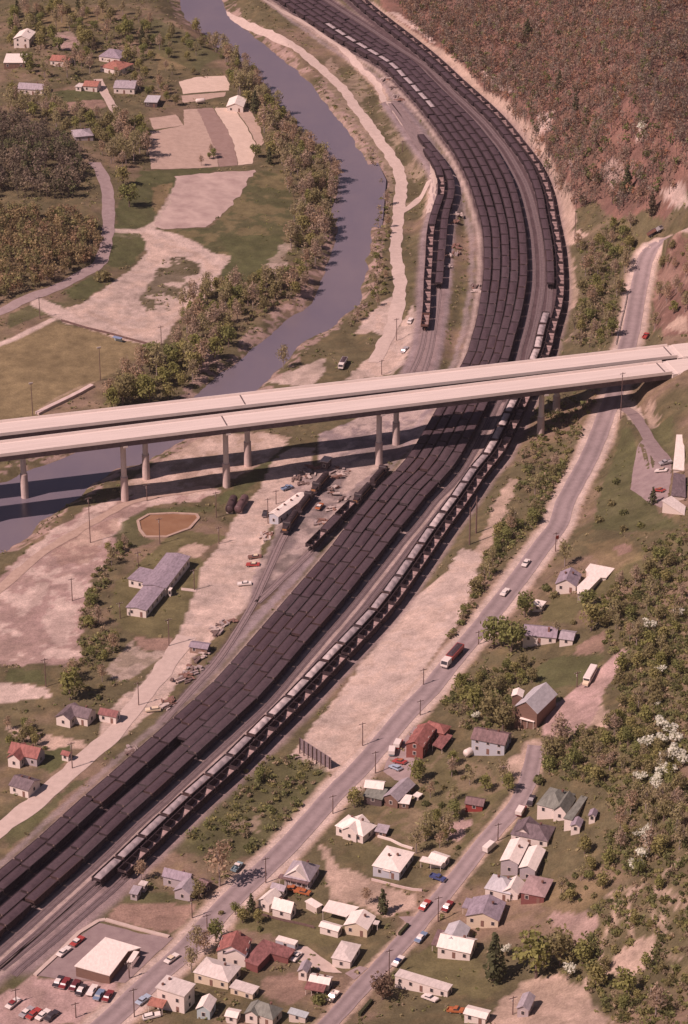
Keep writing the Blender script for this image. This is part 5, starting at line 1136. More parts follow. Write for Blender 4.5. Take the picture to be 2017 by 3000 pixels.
run_of('guard_rail', 'h', '440,720 425,800 400,900 375,1010 360,1075', .2, .8, chrome_m, 'pale guard rail along the highway above the bridge', 'guard rail', .45, 1, 'rail')
run_of('board_fence', 'b', '850,690 1100,760 1300,805 1480,850', .08, 1.0, wood_m, 'thin brown fence across the lawn below the white gabled house', 'fence', .15, 1)
run_of('bleacher', '3', '170,800 290,740 420,672', 2.2, 1.2, conc_s, 'long low grandstand bench along the ball field edge', 'grandstand', part='seat')
run_of('fence', '3', '280,375 400,410 520,440 690,487', .08, 1.1, wood_m, 'dark fence between the ball field and the cleared loop', 'fence', .1, 1)
run_of('stone_wall', 'e', '180,1260 300,1295 400,1345 500,1375', .5, .7, conc, 'pale low wall behind the square white house', 'wall')
run_of('pond_bank', '5', '628,198 680,168 790,163 895,168 905,185 862,233 760,270 662,270 637,238 628,198', 1.1, .5, tanearth, 'raised earth bank round the rusty sludge pond', 'bank', part='bank')
# dugout / small blue shelter by the ball field
g = on_ground(px('3', 540, 465)); r = empty('dugout', g, -.5, 'small blue roofed dugout at the far edge of the ball field', 'shelter')
MB().box((0, 0, 1), (4, .15, 2)).build('wall', wm('teal'), r); MB().box((0, -.8, 2.1), (4.4, 2, .15)).build('roof', mat('blue_roof', (.2, .27, .4), .6), r)
g = on_ground(px('6', 975, 300)); r = empty('road_sign', g, .6, 'small red sign on a post beside the highway', 'sign')
MB().cyl((0, 0, 0), (0, 0, 2.6), .06, None, 6).build('post', wood_m, r); MB().box((0, 0, 2.9), (1.6, .1, 1.4)).build('panel', mat('red_sign', (.5, .08, .05), .6), r)
# timber, ties and scrap beside the spurs
scrap = [mat('old_ties', (.17, .115, .10), .95, 2, .3), mat('grey_timber', (.34, .27, .25), .95, 2, .25), mat('rust_scrap', (.24, .13, .10), .9, 2, .3), mat('pale_crates', (.52, .42, .37), .9, 2, .15)]
rr = random.Random(21)
def heap(z, x, y, k, label, n=9, spread=3.2):
    g = on_ground(px(z, x, y)); r = empty('scrap_heap', g, rr.random() * 3, label, 'scrap heap', 'heaps of ties and scrap beside the spurs'); parts_ = {}
    for _ in range(n):
        j = rr.choice((k, k, rr.randrange(4))); mb = parts_.setdefault(j, MB()); a = rr.random() * math.pi if rr.random() < .4 else .3
        mb.box((rr.gauss(0, spread * .45), rr.gauss(0, spread * .3), .15 + rr.random() * .7), (rr.uniform(1.2, 3.4), rr.uniform(.3, 1.2), rr.uniform(.2, .7)), a)
    for j, mb in parts_.items(): mb.build(('tie_pile', 'timber_pile', 'rusty_scrap', 'crate_pile')[j], scrap[j], r)
for i, (z, x, y) in enumerate([('5', 905, 825), ('5', 880, 870), ('5', 850, 900), ('5', 930, 800), ('5', 990, 712), ('5', 1015, 668), ('5', 1050, 655), ('5', 975, 690), ('5', 820, 925), ('5', 870, 890), ('5', 770, 1020), ('5', 740, 1045), ('5', 610, 1260), ('5', 600, 1240), ('E', 540, 900), ('E', 500, 930),
     ('E', 770, 440), ('E', 830, 370), ('E', 900, 350), ('E', 880, 420), ('E', 1060, 560), ('E', 1090, 510), ('E', 1110, 430), ('E', 1150, 400), ('E', 1160, 610), ('E', 960, 805), ('E', 1010, 805), ('E', 1060, 690), ('E', 820, 480), ('E', 1080, 360), ('A', 130, 210), ('A', 150, 120), ('A', 60, 600), ('A', 30, 720), ('A', 140, 480), ('4', 605, 240), ('4', 608, 215), ('B', 640, 320), ('B', 700, 370), ('B', 520, 130), ('B', 600, 230), ('4', 530, 70)]):
    heap(z, x, y, i % 4, ('heap of dark old ties beside the rail spurs', 'stack of grey timber beside the rail spurs', 'heap of rusty scrap beside the rail spurs', 'stack of pale crates beside the rail spurs')[i % 4])

# ------------------------------------------------------------------ trees
leaf_m = attr_mat('foliage', (.6,), .2, .9, 0)
_n, _l = leaf_m.node_tree.nodes, leaf_m.node_tree.links
_pb = _n['Principled BSDF']; _src = _pb.inputs['Base Color'].links[0].from_socket; _tr = _n.new('ShaderNodeBsdfTranslucent'); _mx = _n.new('ShaderNodeMixShader'); _mx.inputs[0].default_value = .5
_l.new(_src, _tr.inputs['Color']); _l.new(_pb.outputs[0], _mx.inputs[1]); _l.new(_tr.outputs[0], _mx.inputs[2]); _l.new(_mx.outputs[0], _n['Material Output'].inputs['Surface']); bark_m = mat('bark', (.17, .12, .10), .95, 3, .3); bark_p = mat('pale_bark', (.30, .24, .22), .95, 3, .2)
FOLIAGE = np.array((2.1, 2.4, 2.05))
def cards(cen, rad, col, n, size, rng, lump=None, flat=0.0, long=1.0, upbias=0.0, cvar=.35):
    """n leaf-sized quads through an uneven volume; returns V, tone"""
    cen = np.asarray(cen, float); rad = np.asarray(rad, float)
    d = rng.normal(size=(n, 3)); d /= np.linalg.norm(d, axis=1)[:, None]; rr_ = rng.random(n) ** .45
    if lump is None: lump = rng.normal(size=(5, 3))
    lump = lump / np.linalg.norm(lump, axis=1)[:, None]; f = .68 + .42 * np.max(np.clip(d @ lump.T, 0, 1) ** 3, axis=1)
    P = cen + d * (rr_ * f)[:, None] * rad
    if flat: P[:, 2] = np.maximum(P[:, 2], cen[2] - rad[2] * flat)
    nrm = d * .8 + rng.normal(size=(n, 3)) * .6; nrm[:, 2] += upbias; nrm /= np.linalg.norm(nrm, axis=1)[:, None]
    a = np.cross(nrm, rng.normal(size=(n, 3))); a /= np.linalg.norm(a, axis=1)[:, None]; b_ = np.cross(nrm, a)
    s = size * (.6 + .8 * rng.random(n))[:, None]
    V = np.stack([P - a * s * long - b_ * s * .1, P + a * s * .1 - b_ * s, P + a * s * long + b_ * s * .1, P - a * s * .1 + b_ * s], 1)
    cl = vnoise(P[:, 0] / rad[0] * 2.2 + 9, P[:, 1] / rad[1] * 2.2 + P[:, 2] / rad[2] * 2, int(n) % 97)
    t = np.clip(np.asarray(col) * FOLIAGE, 0, .8)[None] * (1 - cvar + 2 * cvar * (.65 * cl + .35 * rng.random(n)))[:, None]
    return V.reshape(-1, 3), np.repeat(t, 4, 0)
def crown_mesh(name, blobs, seed):
    rng = np.random.default_rng(seed); Vs, Ts = zip(*[cards(*b_[:2], b_[2], b_[3], b_[4], rng, **(b_[5] if len(b_) > 5 else {})) for b_ in blobs])
    V = np.concatenate(Vs); return np_mesh(name, V, np.arange(len(V)).reshape(-1, 4), leaf_m, np.concatenate(Ts))
def trunk_mesh(h, r0, spread, seed, m_, limbs=5):
    rg = random.Random(seed); mb = MB().cyl((0, 0, -.6), (0, 0, h * .55), r0, r0 * .65, 7).cyl((0, 0, h * .55), (rg.uniform(-.3, .3), rg.uniform(-.3, .3), h * .95), r0 * .65, r0 * .15, 6)
    for k in range(limbs):
        a = k * 2.4 + rg.random(); z0 = h * rg.uniform(.3, .65); e = Vector((math.cos(a) * spread, math.sin(a) * spread, z0 + h * rg.uniform(.15, .35))); mb.cyl((0, 0, z0), e, r0 * .42, r0 * .1, 5)
        for j in range(2): mb.cyl(e * .6 + Vector((0, 0, z0 * .4)), e * .75 + Vector((rg.uniform(-1, 1), rg.uniform(-1, 1), h * .18 + z0 * .25)), r0 * .2, r0 * .06, 4)
    return mb.mesh('trunk', m_)
TREE = {}
def tree_kind(kind, var):
    k = (kind, var)
    if k in TREE: return TREE[k]
    sd = sum(map(ord, kind)) * 13 + var; rg = random.Random(sd)
    if kind == 'leafy':
        c = [(.15, .13, .055), (.125, .115, .05), (.17, .135, .065), (.15, .115, .065)][var % 4]
        bl = [((0, 0, 5.3), (3.6, 3.4, 4.0), c, 270, .36)] + [((rg.uniform(-2.2, 2.2), rg.uniform(-2.2, 2.2), rg.uniform(2.8, 7.8)), (2.0, 2.0, 1.8), c, 75, .33) for _ in range(4)]
        tr = (8, .28, 2.2, bark_m)
    elif kind == 'bare':
        c = [(.25, .16, .125), (.21, .155, .105), (.24, .16, .135), (.20, .155, .095)][var % 4]
        bl = [((0, 0, 7.2), (3.3, 3.3, 3.8), c, 170, .21, dict(long=2.6)), ((rg.uniform(-1, 1), rg.uniform(-1, 1), 9.6), (2, 2, 2), c, 80, .2, dict(long=2.4)), ((0, 0, 5.2), (3, 3, 2.2), c, 80, .23, dict(long=2))]
        tr = (11, .24, 2.6, bark_p)
    elif kind == 'dark':
        c = [(.06, .055, .032), (.075, .052, .04)][var % 2]
        bl = [((0, 0, z), (r_, r_, 1.3), c, n_c, .34, dict(upbias=.4)) for z, r_, n_c in ((1.7, 2.5, 110), (3.4, 2.4, 110), (5.1, 1.9, 90), (6.7, 1.3, 60), (8.1, .7, 30))]
        tr = (7.6, .22, .8, bark_m)
    elif kind == 'round':
        c = (.10, .058, .046); bl = [((0, 0, 4.2), (3.3, 3.3, 3.6), c, 420, .34)]; tr = (6, .3, 1.6, bark_m)
    elif kind == 'blossom':
        c = (.46, .36, .33); bl = [((rg.uniform(-1.3, 1.3), rg.uniform(-1.3, 1.3), rg.uniform(2.6, 5)), (1.5, 1.5, 1.1), c, 55, .3, dict(upbias=.6, cvar=.2)) for _ in range(5)] + [((0, 0, 3.2), (1.7, 1.7, 1.4), (.12, .10, .05), 40, .3)]
        tr = (4.6, .16, 1.5, bark_m)
    elif kind == 'bush':
        c = [(.125, .11, .05), (.15, .115, .065), (.10, .09, .045)][var % 3]; bl = [((0, 0, 1.0), (1.8, 1.7, 1.3), c, 110, .32, dict(flat=.7)), ((.6, .3, 1.4), (1, 1, 1), c, 40, .28)]; tr = (1.5, .1, .6, bark_m)
    TREE[k] = (crown_mesh('crown', bl, sd), trunk_mesh(*tr[:3], sd, tr[3], 3 if kind in ('bush', 'dark') else 5)); return TREE[k]
TNAME = dict(leafy='leafy_tree', bare='bare_tree', dark='evergreen_tree', round='round_tree', blossom='blossoming_tree', bush='bush'); TCAT = dict(leafy='tree', bare='tree', dark='tree', round='tree', blossom='tree', bush='bush')
TR = random.Random(5)
def tree(kind, p, scale, label, group=None, var=None, ground=None, squash=1.0):
    g = on_ground(p) if ground is None else ground
    cm, tm = tree_kind(kind, TR.randrange(4 if kind in ('leafy', 'bare') else 3) if var is None else var)
    r = empty(TNAME[kind], g, TR.random() * 6.28, label, TCAT[kind], group); s = scale * TR.uniform(.92, 1.08); r.scale = (s, s, s * squash)
    mk('trunk', tm, r); mk('crown', cm, r)
    return r
def trees_at(kind, z, s, scale, label, group, jitter=.15):
    for p in pts(z, s): tree(kind, p, scale * TR.uniform(1 - jitter, 1 + jitter), label, group)
def labelled(kind, scale, items):
    for z, x, y, lb, *sc in items: tree(kind, px(z, x, y), sc[0] if sc else scale, lb)
# single trees one can point to (pixel = foot of the trunk)
labelled('round', 1.25, [('c', 850, 1500, 'dense dark round tree at the street corner above the bottom hedge')])
labelled('dark', 1.0, [('8', 690, 1195, 'tall dark conical evergreen right of the crossing gabled house', 1.75), ('c', 850, 715, 'small green tree at the edge of the ploughed garden', 1.0), ('b', 900, 705, 'dark clipped evergreen at the left end of the white gabled house', .75), ('h', 612, 2165, 'dark pointed evergreen at the corner of the hillside car park', .8), ('h', 605, 190, 'dark evergreen above the brown truck at the bend', 1.3),
     ('2', 985, 405, 'lone dark pine on the bare mountainside, left', 1.2), ('2', 1290, 880, 'dark pine low on the mountainside near the bend', 1.6), ('2', 840, 190, 'dark pine near the top of the mountainside', 1.6), ('2', 1060, 500, 'dark pine in the middle of the bare mountainside', 1.1)])
labelled('leafy', 1.0, [('5', 320, 1010, 'big broad green tree beside the white house with dark roof', 1.55), ('b', 575, 970, 'yellow green tree by the highway above the red roofed house', .95), ('6', 690, 770, 'large tree left of the long grey roofed house, roadside one', 1.45), ('6', 770, 790, 'large brownish tree against the long grey roofed house', 1.4), ('6', 830, 630, 'green tree below the small white flat roofed shed', 1.1), ('6', 1130, 690, 'large dark tree in the yard right of the long grey roof', 1.35), ('6', 1110, 590, 'tree just above the large dark tree in the yard', .95),
     ('8', 350, 290, 'bushy green tree casting shade beside the store yard', .95), ('8', 880, 1180, 'very large olive tree right of the conical evergreen, left half', 1.7), ('8', 990, 1120, 'very large olive tree right of the conical evergreen, right half', 1.5), ('6', 680, 1110, 'broad green tree left of the barn', 1.5), ('6', 600, 1060, 'green tree between the barn and the highway', 1.2), ('6', 730, 1150, 'dark green tree at the foot of the barn wall', 1.2), ('8', 60, 410, 'green tree at the left end of the brown gabled cluster', .85),
     ('8', 965, 210, 'dark green tree right of the top of the street', 1.2), ('8', 940, 260, 'shaded tree above the green roofed house', .9), ('b', 420, 580, 'low tree behind the two part shed', .8), ('8', 1100, 620, 'round dark tree behind the charcoal roofed house', .85), ('8', 1125, 700, 'round dark tree behind the big white roofed house', .75), ('8', 1090, 1130, 'olive tree at the head of the eroded gully', 1.0), ('8', 1150, 1230, 'dark tree on the eroded slope above the lone hut', 1.1), ('8', 1290, 1270, 'dark tree near the bottom right corner', 1.1), ('1', 590, 940, 'tall green tree with a dark shadow in the far meadow', 1.4), ('1', 560, 840, 'green tree just above the tall meadow tree', 1.3)])
labelled('bare', 1.0, [('b', 610, 455, 'very large bare brown tree beside the old grey roofed house', 1.45), ('6', 1010, 400, 'grey leafless tree above the white gabled house', .95), ('8', 990, 150, 'pale leafless tree at the top of the street', 1.2), ('8', 930, 230, 'leafless tree overhanging the top of the street', 1.0), ('c', 700, 625, 'thin pinkish leafless tree in the ploughed garden', .6), ('b', 400, 1080, 'brown leafless tree by the highway above the cream house', .9), ('b', 350, 1250, 'reddish leafless tree left of the cream house', .8), ('b', 470, 1090, 'brown leafless tree left of the red roofed house', .8),
     ('a', 1300, 250, 'leafless grey tree left of the old grey roofed house', .75), ('1', 610, 735, 'tall bare tree with a dark shadow at the edge of the far field', 1.25), ('8', 480, 560, 'brown leafless tree behind the two part garage', 1.0), ('8', 380, 560, 'brown leafless tree above the square white house', 1.0), ('8', 500, 270, 'reddish leafless tree in the yard below the brown roofed house', .7), ('3', 1290, 590, 'leaning bare tree at the water edge above the bridge', 1.0), ('6', 970, 720, 'small bare tree at the right end of the long grey roof', .6), ('8', 1420, 1370, 'brown leafless tree at the bottom right corner', 1.1)])
labelled('bush', 1.0, [('6', 925, 510, 'dark bush left of the white gabled house', 1.2), ('6', 960, 540, 'dark bush at the front corner of the white gabled house', 1.1), ('6', 1050, 660, 'small round bush on the yard beside the large dark tree', .8), ('6', 1250, 500, 'dark bush right of the flat white carport', 1.1), ('3', 470, 190, 'big dark shrub on the lawn by the cleared loop', 2.6), ('8', 890, 300, 'dark bush at the street edge above the green roof', 1.3), ('8', 445, 495, 'dark bush in the yard above the ploughed patch', 1.2), ('c', 280, 1540, 'dark bush at the street bottom beside the white pickup', 1.5)])
for i, (x, y) in enumerate(((1165, 60), (1240, 25), (1220, 125), (1165, 200), (1275, 165), (1275, 240), (1350, 225))):
    tree('bush', px('6', x, y), 1.1, 'small dark bush dotted on the grass slope below the hillside car park', 'dotted bushes on the grass slope')
WHITE = 'white blossoming tree in the thicket at the right edge'
trees_at('blossom', '8', '1440,70 1480,95 1510,130 1445,140 1500,175 1520,205 1470,220 1450,260 1480,275 1440,290 1350,310 1410,330 1430,335 1380,160 1530,240', 1.0, WHITE, 'white blossoming trees at the right edge')
trees_at('blossom', '8', '1375,540 1380,570 1385,605 1365,660 1330,710 1345,560', .85, 'white blossoming tree halfway down the right hand slope', 'white blossoming trees on the slope')
labelled('blossom', 1.0, [('6', 1390, 700, 'white blossoming tree on the slope right of the bare brown yard', 1.1), ('6', 1520, 640, 'white blossoming tree at the right edge beside the upper slope', .9), ('6', 1440, 900, 'white blossoming tree right of the white bus', .9), ('6', 1430, 1040, 'small white blossoming tree right of the gravel drive', .7), ('8', 1020, 1190, 'white blossoming tree above the bare dirt lot', 1.0), ('8', 745, 1080, 'white blossoming tree behind the conical evergreen', .8), ('8', 610, 20, 'white blossoming bush left of the brown roofed house', .7), ('2', 1360, 605, 'pale blossoming tree on the mountainside', 1.2)])
# riverside and village trees, by stretch
def scatter(kind_w, z, poly, n, scale, label, group, cls_ok=None, mind=2.5):
    P = gpts(z, poly); done = []; x0, y0 = P.min(0); x1, y1 = P.max(0); tries = 0
    while len(done) < n and tries < n * 60:
        tries += 1; x, y = TR.uniform(x0, x1), TR.uniform(y0, y1)
        if not inpoly(np.array([x]), np.array([y]), P)[0] or any((x - a) ** 2 + (y - c) ** 2 < mind ** 2 for a, c in done): continue
        if cls_ok is not None and int(cls_at(np.array([x]), np.array([y]))[0]) not in cls_ok: continue
        if inpoly(np.array([x]), np.array([y]), RIVER)[0] or dline(np.array([x]), np.array([y]), ring)[0][0] < 4.5: continue
        if any((x - a) ** 2 + (y - c) ** 2 < 64 or (abs(x - a) < 7 and 0 < a_ - y < 22) for a, c in SITES for a_ in (c,)): continue
        done.append((x, y)); k = TR.choices(list(kind_w), list(kind_w.values()))[0]
        tree(k, None, scale * TR.uniform(.7, 1.25), label[k], group, ground=Vector((x, y, float(hgt(x, y)))))
lab = lambda where: dict(leafy='green leafing tree ' + where, bare='bare brownish tree ' + where, dark='dark evergreen ' + where, bush='low bush ' + where)
scatter(dict(bare=7, leafy=2), 'o', '500,60 560,110 640,200 690,290 720,350 770,390 780,430 755,480 720,440 660,420 620,340 600,270 540,180 430,60', 85, .95, lab('on the far left river bank above the bend'), 'trees on the far left river bank', mind=4)
scatter(dict(bare=5, leafy=3), 'o', '660,380 740,370 785,420 765,500 760,570 735,640 690,660 660,600 660,500 640,440', 46, 1.1, lab('on the left river bank opposite the dirt road'), 'trees on the inner river bend', mind=3.5)
scatter(dict(bare=3, leafy=4, bush=1), 'o', '400,720 480,660 560,640 640,640 690,640 720,690 640,690 560,750 520,800 440,790', 62, 1.0, lab('in the thicket between the cleared loop and the river'), 'trees below the cleared loop', mind=3.5)
scatter(dict(leafy=4, bare=2), 'o', '290,860 380,800 470,800 500,820 455,850 440,900 380,915 290,935 240,930', 34, 1.2, lab('right behind the left half of the bridge'), 'trees behind the bridge', mind=4)
scatter(dict(leafy=4, bare=3), 'o', '680,710 790,690 800,720 730,760 640,830 600,850 650,770', 18, 1.0, lab('on the small spit where the river narrows'), 'trees on the river spit', mind=4)
scatter(dict(bare=5, leafy=1, bush=4), 'o', '870,420 900,520 895,640 880,720 820,760 800,740 840,660 850,560', 26, .6, lab('between the river and the dirt road'), 'trees between river and dirt road', (0,), mind=3)
scatter(dict(bare=5, leafy=1, bush=3), 'o', '520,40 620,110 720,190 780,260 850,360 880,420 855,400 800,310 740,240 640,150 540,80', 34, .55, lab('on the far right river bank'), 'bushes on the far right river bank', mind=4)
scatter(dict(leafy=4, bare=3, dark=1), '1', '60,60 300,50 560,60 640,80 700,200 640,320 700,400 640,440 520,430 440,330 320,360 200,370 60,330 40,200', 80, 1.0, lab('among the far village houses'), 'trees in the far village', (0, 3), mind=6)
scatter(dict(leafy=4, bare=4), '1', '640,110 800,120 1000,260 1020,330 800,350 700,300 660,220', 20, .75, lab('on the grass between the far village and the river'), 'trees in the far meadow', (0, 3), mind=5)
scatter(dict(leafy=3, bare=4), '1', '40,430 200,420 300,500 420,540 560,560 680,620 680,760 600,780 500,760 400,680 300,620 160,540 40,560', 70, 1.0, lab('above the dark wood by the park road'), 'trees above the dark wood', (0, 3), mind=4)
scatter(dict(leafy=3, bare=3), '1', '700,380 800,380 830,440 800,490 700,500 640,460', 8, .8, lab('beside the far garden plot'), 'trees beside the far garden', mind=5)
scatter(dict(leafy=3, bare=4, dark=1), '1', '1050,380 1180,420 1250,520 1330,640 1300,760 1180,760 1150,700 1210,640 1180,540 1120,480', 34, 1.15, lab('between the ploughed fields and the river'), 'trees right of the ploughed fields', mind=4)
scatter(dict(bare=4, leafy=2), '1', '890,700 980,690 990,750 900,755', 4, .55, lab('at the lower edge of the ploughed field'), 'trees in the ploughed field', mind=3)
scatter(dict(bush=3, leafy=2, bare=1), '5', '510,310 600,290 560,380 480,500 440,600 470,700 540,730 520,800 440,870 340,870 370,720 390,580 430,430', 22, .62, lab('in the hedge belt left of the office lawn'), 'hedge belt left of the office', mind=2.6)
scatter(dict(bush=3, leafy=1, bare=1), '6', '740,200 830,240 880,0 990,-60 960,60 860,220 760,330 640,520 540,680 460,790 410,880 500,660 600,500 700,300', 44, .7, lab('on the bank between the spoil ground and the highway'), 'scrub on the highway bank', (0,), mind=3)
scatter(dict(bush=4, leafy=1), '7', '970,330 1180,170 1350,200 1400,300 1250,480 1150,600 1000,560 900,560 1000,420', 12, .5, lab('in the rough grass below the billboard'), 'bushes below the billboard', mind=4)
scatter(dict(bush=3, leafy=2, bare=2), '8', '1160,60 1400,60 1540,300 1540,640 1380,740 1200,700 1180,560 1280,480 1130,300 1000,280 1000,160', 85, .75, lab('in the hillside thicket right of the street'), 'thicket right of the street', (0,), mind=3)
scatter(dict(bush=3, leafy=3, bare=1), '6', '1100,560 1250,450 1400,300 1540,250 1540,900 1400,1150 1240,1120 1260,860 1180,780 1200,660', 80, .72, lab('in the hillside thicket above the gravel drive'), 'thicket above the drive', (0,), mind=3)
scatter(dict(bush=4, leafy=2), '8', '1100,900 1200,860 1300,760 1540,760 1540,1340 1300,1380 1120,1200 1060,1100', 26, .5, lab('on the eroded slope at the lower right'), 'scrub on the eroded slope', (0,), mind=3)
scatter(dict(bush=3, leafy=3), '6', '560,880 760,860 900,860 940,950 780,960 700,1150 560,1040 480,1000', 26, .7, lab('in the rough ground above the barn'), 'scrub above the barn', (0,), mind=3.4)
scatter(dict(leafy=4, bare=4, bush=2), 'h', '90,420 260,300 480,220 500,380 480,560 450,760 360,1040 100,1060 110,800 150,640', 52, .8, lab('on the slope between yard and highway above the bridge'), 'trees on the slope above the bridge', (0, 2), mind=4)
scatter(dict(bare=4, leafy=1, bush=2), 'h', '640,520 800,420 900,500 900,960 720,940 600,1000 590,760', 26, .7, lab('on the brown bank right of the upper highway'), 'trees right of the upper highway', (0, 2), mind=4)

scatter(dict(bush=4, leafy=2, bare=2), '8', '250,700 360,600 540,600 690,400 770,330 640,230 440,180 330,300 230,420 330,560', 26, .7, lab('in the yards between the highway and the street'), 'yard trees between highway and street', mind=4)
scatter(dict(bush=4, leafy=1, bare=1), 'b', '560,700 860,720 1400,860 1550,950 1500,1300 900,1450 640,1500 700,1200 1000,1100 1000,900', 16, .55, lab('in the yards around the red roofed house'), 'yard bushes around the red roofed house', mind=3)
scatter(dict(bush=4, leafy=2, bare=1), 'd', '1000,700 1300,700 1400,800 1500,1300 1100,1450 700,1500 1000,1350 1000,1000', 18, .7, lab('on the grass behind the row of street houses'), 'bushes behind the street houses', mind=3)
scatter(dict(bush=3, leafy=2, bare=2), '7', '35,50 180,60 230,150 230,260 120,400 35,480', 12, .6, lab('around the houses at the left edge'), 'garden trees at the left edge', mind=3)
scatter(dict(bush=4, bare=2), '5', '180,840 260,860 440,900 560,920 620,960 480,1010 300,1000', 10, .7, lab('around the rubble behind the big green tree'), 'bushes around the rubble', mind=3)
# woods that read as one mass
def forest(name, P, n, kinds, label, rng, smin=.7, smax=1.2, cls_ok=None):
    x0, y0 = P.min(0); x1, y1 = P.max(0); x = rng.uniform(x0, x1, n * 6); y = rng.uniform(y0, y1, n * 6)
    ok = inpoly(x, y, P)
    if cls_ok is not None: ok &= np.isin(cls_at(x, y), cls_ok)
    x, y = x[ok][:n], y[ok][:n]; z = hgt(x, y); V, T = [], []
    for i in range(len(x)):
        k = kinds[int(rng.random() * len(kinds))]; s = rng.uniform(smin, smax); base = np.array((x[i], y[i], z[i])); col = np.array(k['c']) * rng.uniform(.7, 1.3)
        v, t = cards(base + (0, 0, k['h'] * .58 * s), (k['r'] * s, k['r'] * s, k['h'] * .42 * s), col, k['n'], k['s'], rng, long=k.get('l', 1.5), cvar=.28); V.append(v); T.append(t)
        for q in range(k.get('st', 1)):   # stem: two crossed tapering strips
            a = rng.random() * 3.14; w_ = .16 * s; lean = rng.normal(size=2) * .6; top = base + (lean[0] * s, lean[1] * s, k['h'] * .9 * s)
            for aa in (a, a + 1.57):
                dxy = np.array((math.cos(aa) * w_, math.sin(aa) * w_, 0)); V.append(np.array([base - dxy - (0, 0, .5), base + dxy - (0, 0, .5), top + dxy * .3, top - dxy * .3])); T.append(np.repeat(np.array([k.get('b', (.30, .23, .21))]), 4, 0))
    V = np.concatenate(V); o = link(bpy.data.objects.new(name, np_mesh(name, V, np.arange(len(V)).reshape(-1, 4), leaf_m, np.concatenate(T))))
    return tag(o, label, 'woods', kind='stuff')
rng = np.random.default_rng(77)
BARE = dict(c=(.185, .108, .085), h=9, r=2.4, n=30, s=.25, l=2.4); BARE2 = dict(c=(.145, .10, .088), h=10, r=2.6, n=30, s=.26, l=2.4); RED = dict(c=(.22, .105, .075), h=7, r=2.4, n=30, s=.28, l=1.8); GREY = dict(c=(.175, .13, .12), h=9, r=2.0, n=26, s=.22, l=2.6); GRN = dict(c=(.095, .095, .042), h=6, r=2.4, n=34, s=.4); DK = dict(c=(.045, .04, .025), h=9, r=2.2, n=46, s=.4)
mountain = gpts('2', '160,-120 340,150 560,330 720,470 830,620 920,760 1000,910 1060,960 1200,900 1260,980 1400,930 1480,900 1700,700 1700,-250')
forest('mountain_woods', mountain, 5200, [BARE, BARE, BARE2, RED, GREY, GREY, BARE2, BARE, GRN], 'bare reddish brown spring woods covering the steep mountainside', rng)
wood = gpts('1', '-60,560 60,560 180,600 300,660 370,740 390,830 330,900 200,910 -60,920')
forest('dark_woods', wood, 260, [dict(c=(.095, .07, .055), h=11, r=3.2, n=90, s=.38), dict(c=(.125, .085, .075), h=11, r=3.2, n=80, s=.38), dict(c=(.085, .08, .045), h=10, r=3.2, n=90, s=.4), dict(c=(.15, .105, .085), h=11, r=3.0, n=70, s=.36)], 'dark dense wood beside the park road at the left edge', rng)
wood = gpts('3', '-60,-110 60,-110 280,-110 440,-40 470,40 420,110 360,150 240,200 120,240 -60,310')
forest('brown_woods', wood, 330, [dict(c=(.17, .115, .07), h=9, r=3.0, n=70, s=.38), dict(c=(.13, .105, .055), h=9, r=3.0, n=75, s=.38), dict(c=(.20, .12, .085), h=8, r=2.8, n=60, s=.36)], 'brown and olive wood below the dark wood at the left edge', rng)
# low growth everywhere that was left wild: one mass nobody could count
def low_growth(name, n, P, cls_ok, cols, size, label, rmax=1.1):
    x0, y0 = P.min(0); x1, y1 = P.max(0); x, y = rng.uniform(x0, x1, n), rng.uniform(y0, y1, n); ok = inpoly(x, y, P) & np.isin(cls_at(x, y), cls_ok) & (vnoise(x / 9, y / 9, 5) + .5 * vnoise(x / 3, y / 3, 8) > .72)
    x, y = x[ok], y[ok]; z = hgt(x, y); m_ = len(x); K = 7
    r_ = rng.uniform(.4, rmax, m_); P3 = np.repeat(np.stack([x, y, z], 1), K, 0); off_ = rng.normal(size=(m_ * K, 3)) * .5; off_[:, 2] = np.abs(off_[:, 2]) * .8 + .15
    P3 = P3 + off_ * np.repeat(r_, K)[:, None]; nr = rng.normal(size=(m_ * K, 3)); nr[:, 2] = np.abs(nr[:, 2]) + .5; nr /= np.linalg.norm(nr, axis=1)[:, None]
    a = np.cross(nr, rng.normal(size=nr.shape)); a /= np.linalg.norm(a, axis=1)[:, None]; b_ = np.cross(nr, a); s = (size * rng.uniform(.6, 1.4, m_ * K))[:, None]
    V = np.stack([P3 - a * s, P3 - b_ * s, P3 + a * s, P3 + b_ * s], 1).reshape(-1, 3); cc = FOLIAGE * np.array(cols)[rng.integers(0, len(cols), m_)] * rng.uniform(.7, 1.3, m_)[:, None]
    T = np.repeat(np.repeat(cc, K, 0) * rng.uniform(.75, 1.25, m_ * K)[:, None], 4, 0)
    o = link(bpy.data.objects.new(name, np_mesh(name, V, np.arange(len(V)).reshape(-1, 4), leaf_m, T))); tag(o, label, 'undergrowth', kind='stuff')
everywhere = np.array([(-230, 600), (150, 600), (230, 1100), (190, 1250), (120, 1700), (-260, 1700)])
SHR = [dict(c=(.125, .11, .05), h=1.7, r=1.5, n=26, s=.34, l=1.1, st=0), dict(c=(.15, .12, .06), h=1.5, r=1.6, n=26, s=.34, l=1.1, st=0), dict(c=(.10, .092, .045), h=2.2, r=1.7, n=32, s=.34, l=1.1, st=0), dict(c=(.19, .13, .10), h=2.0, r=1.4, n=28, s=.24, l=1.8, st=0)]
def thicket(z, s, n, label, kinds=SHR, a=.6, b_=1.4): return forest('thicket', gpts(z, s), int(n * .8), kinds, label, rng, a, b_, (0, 2))
thicket('6', '1100,560 1250,450 1400,300 1540,250 1640,200 1640,1156 1300,1180 1240,1120 1260,860 1180,780 1200,660', 900, 'dense green thicket covering the slope above the gravel drive')
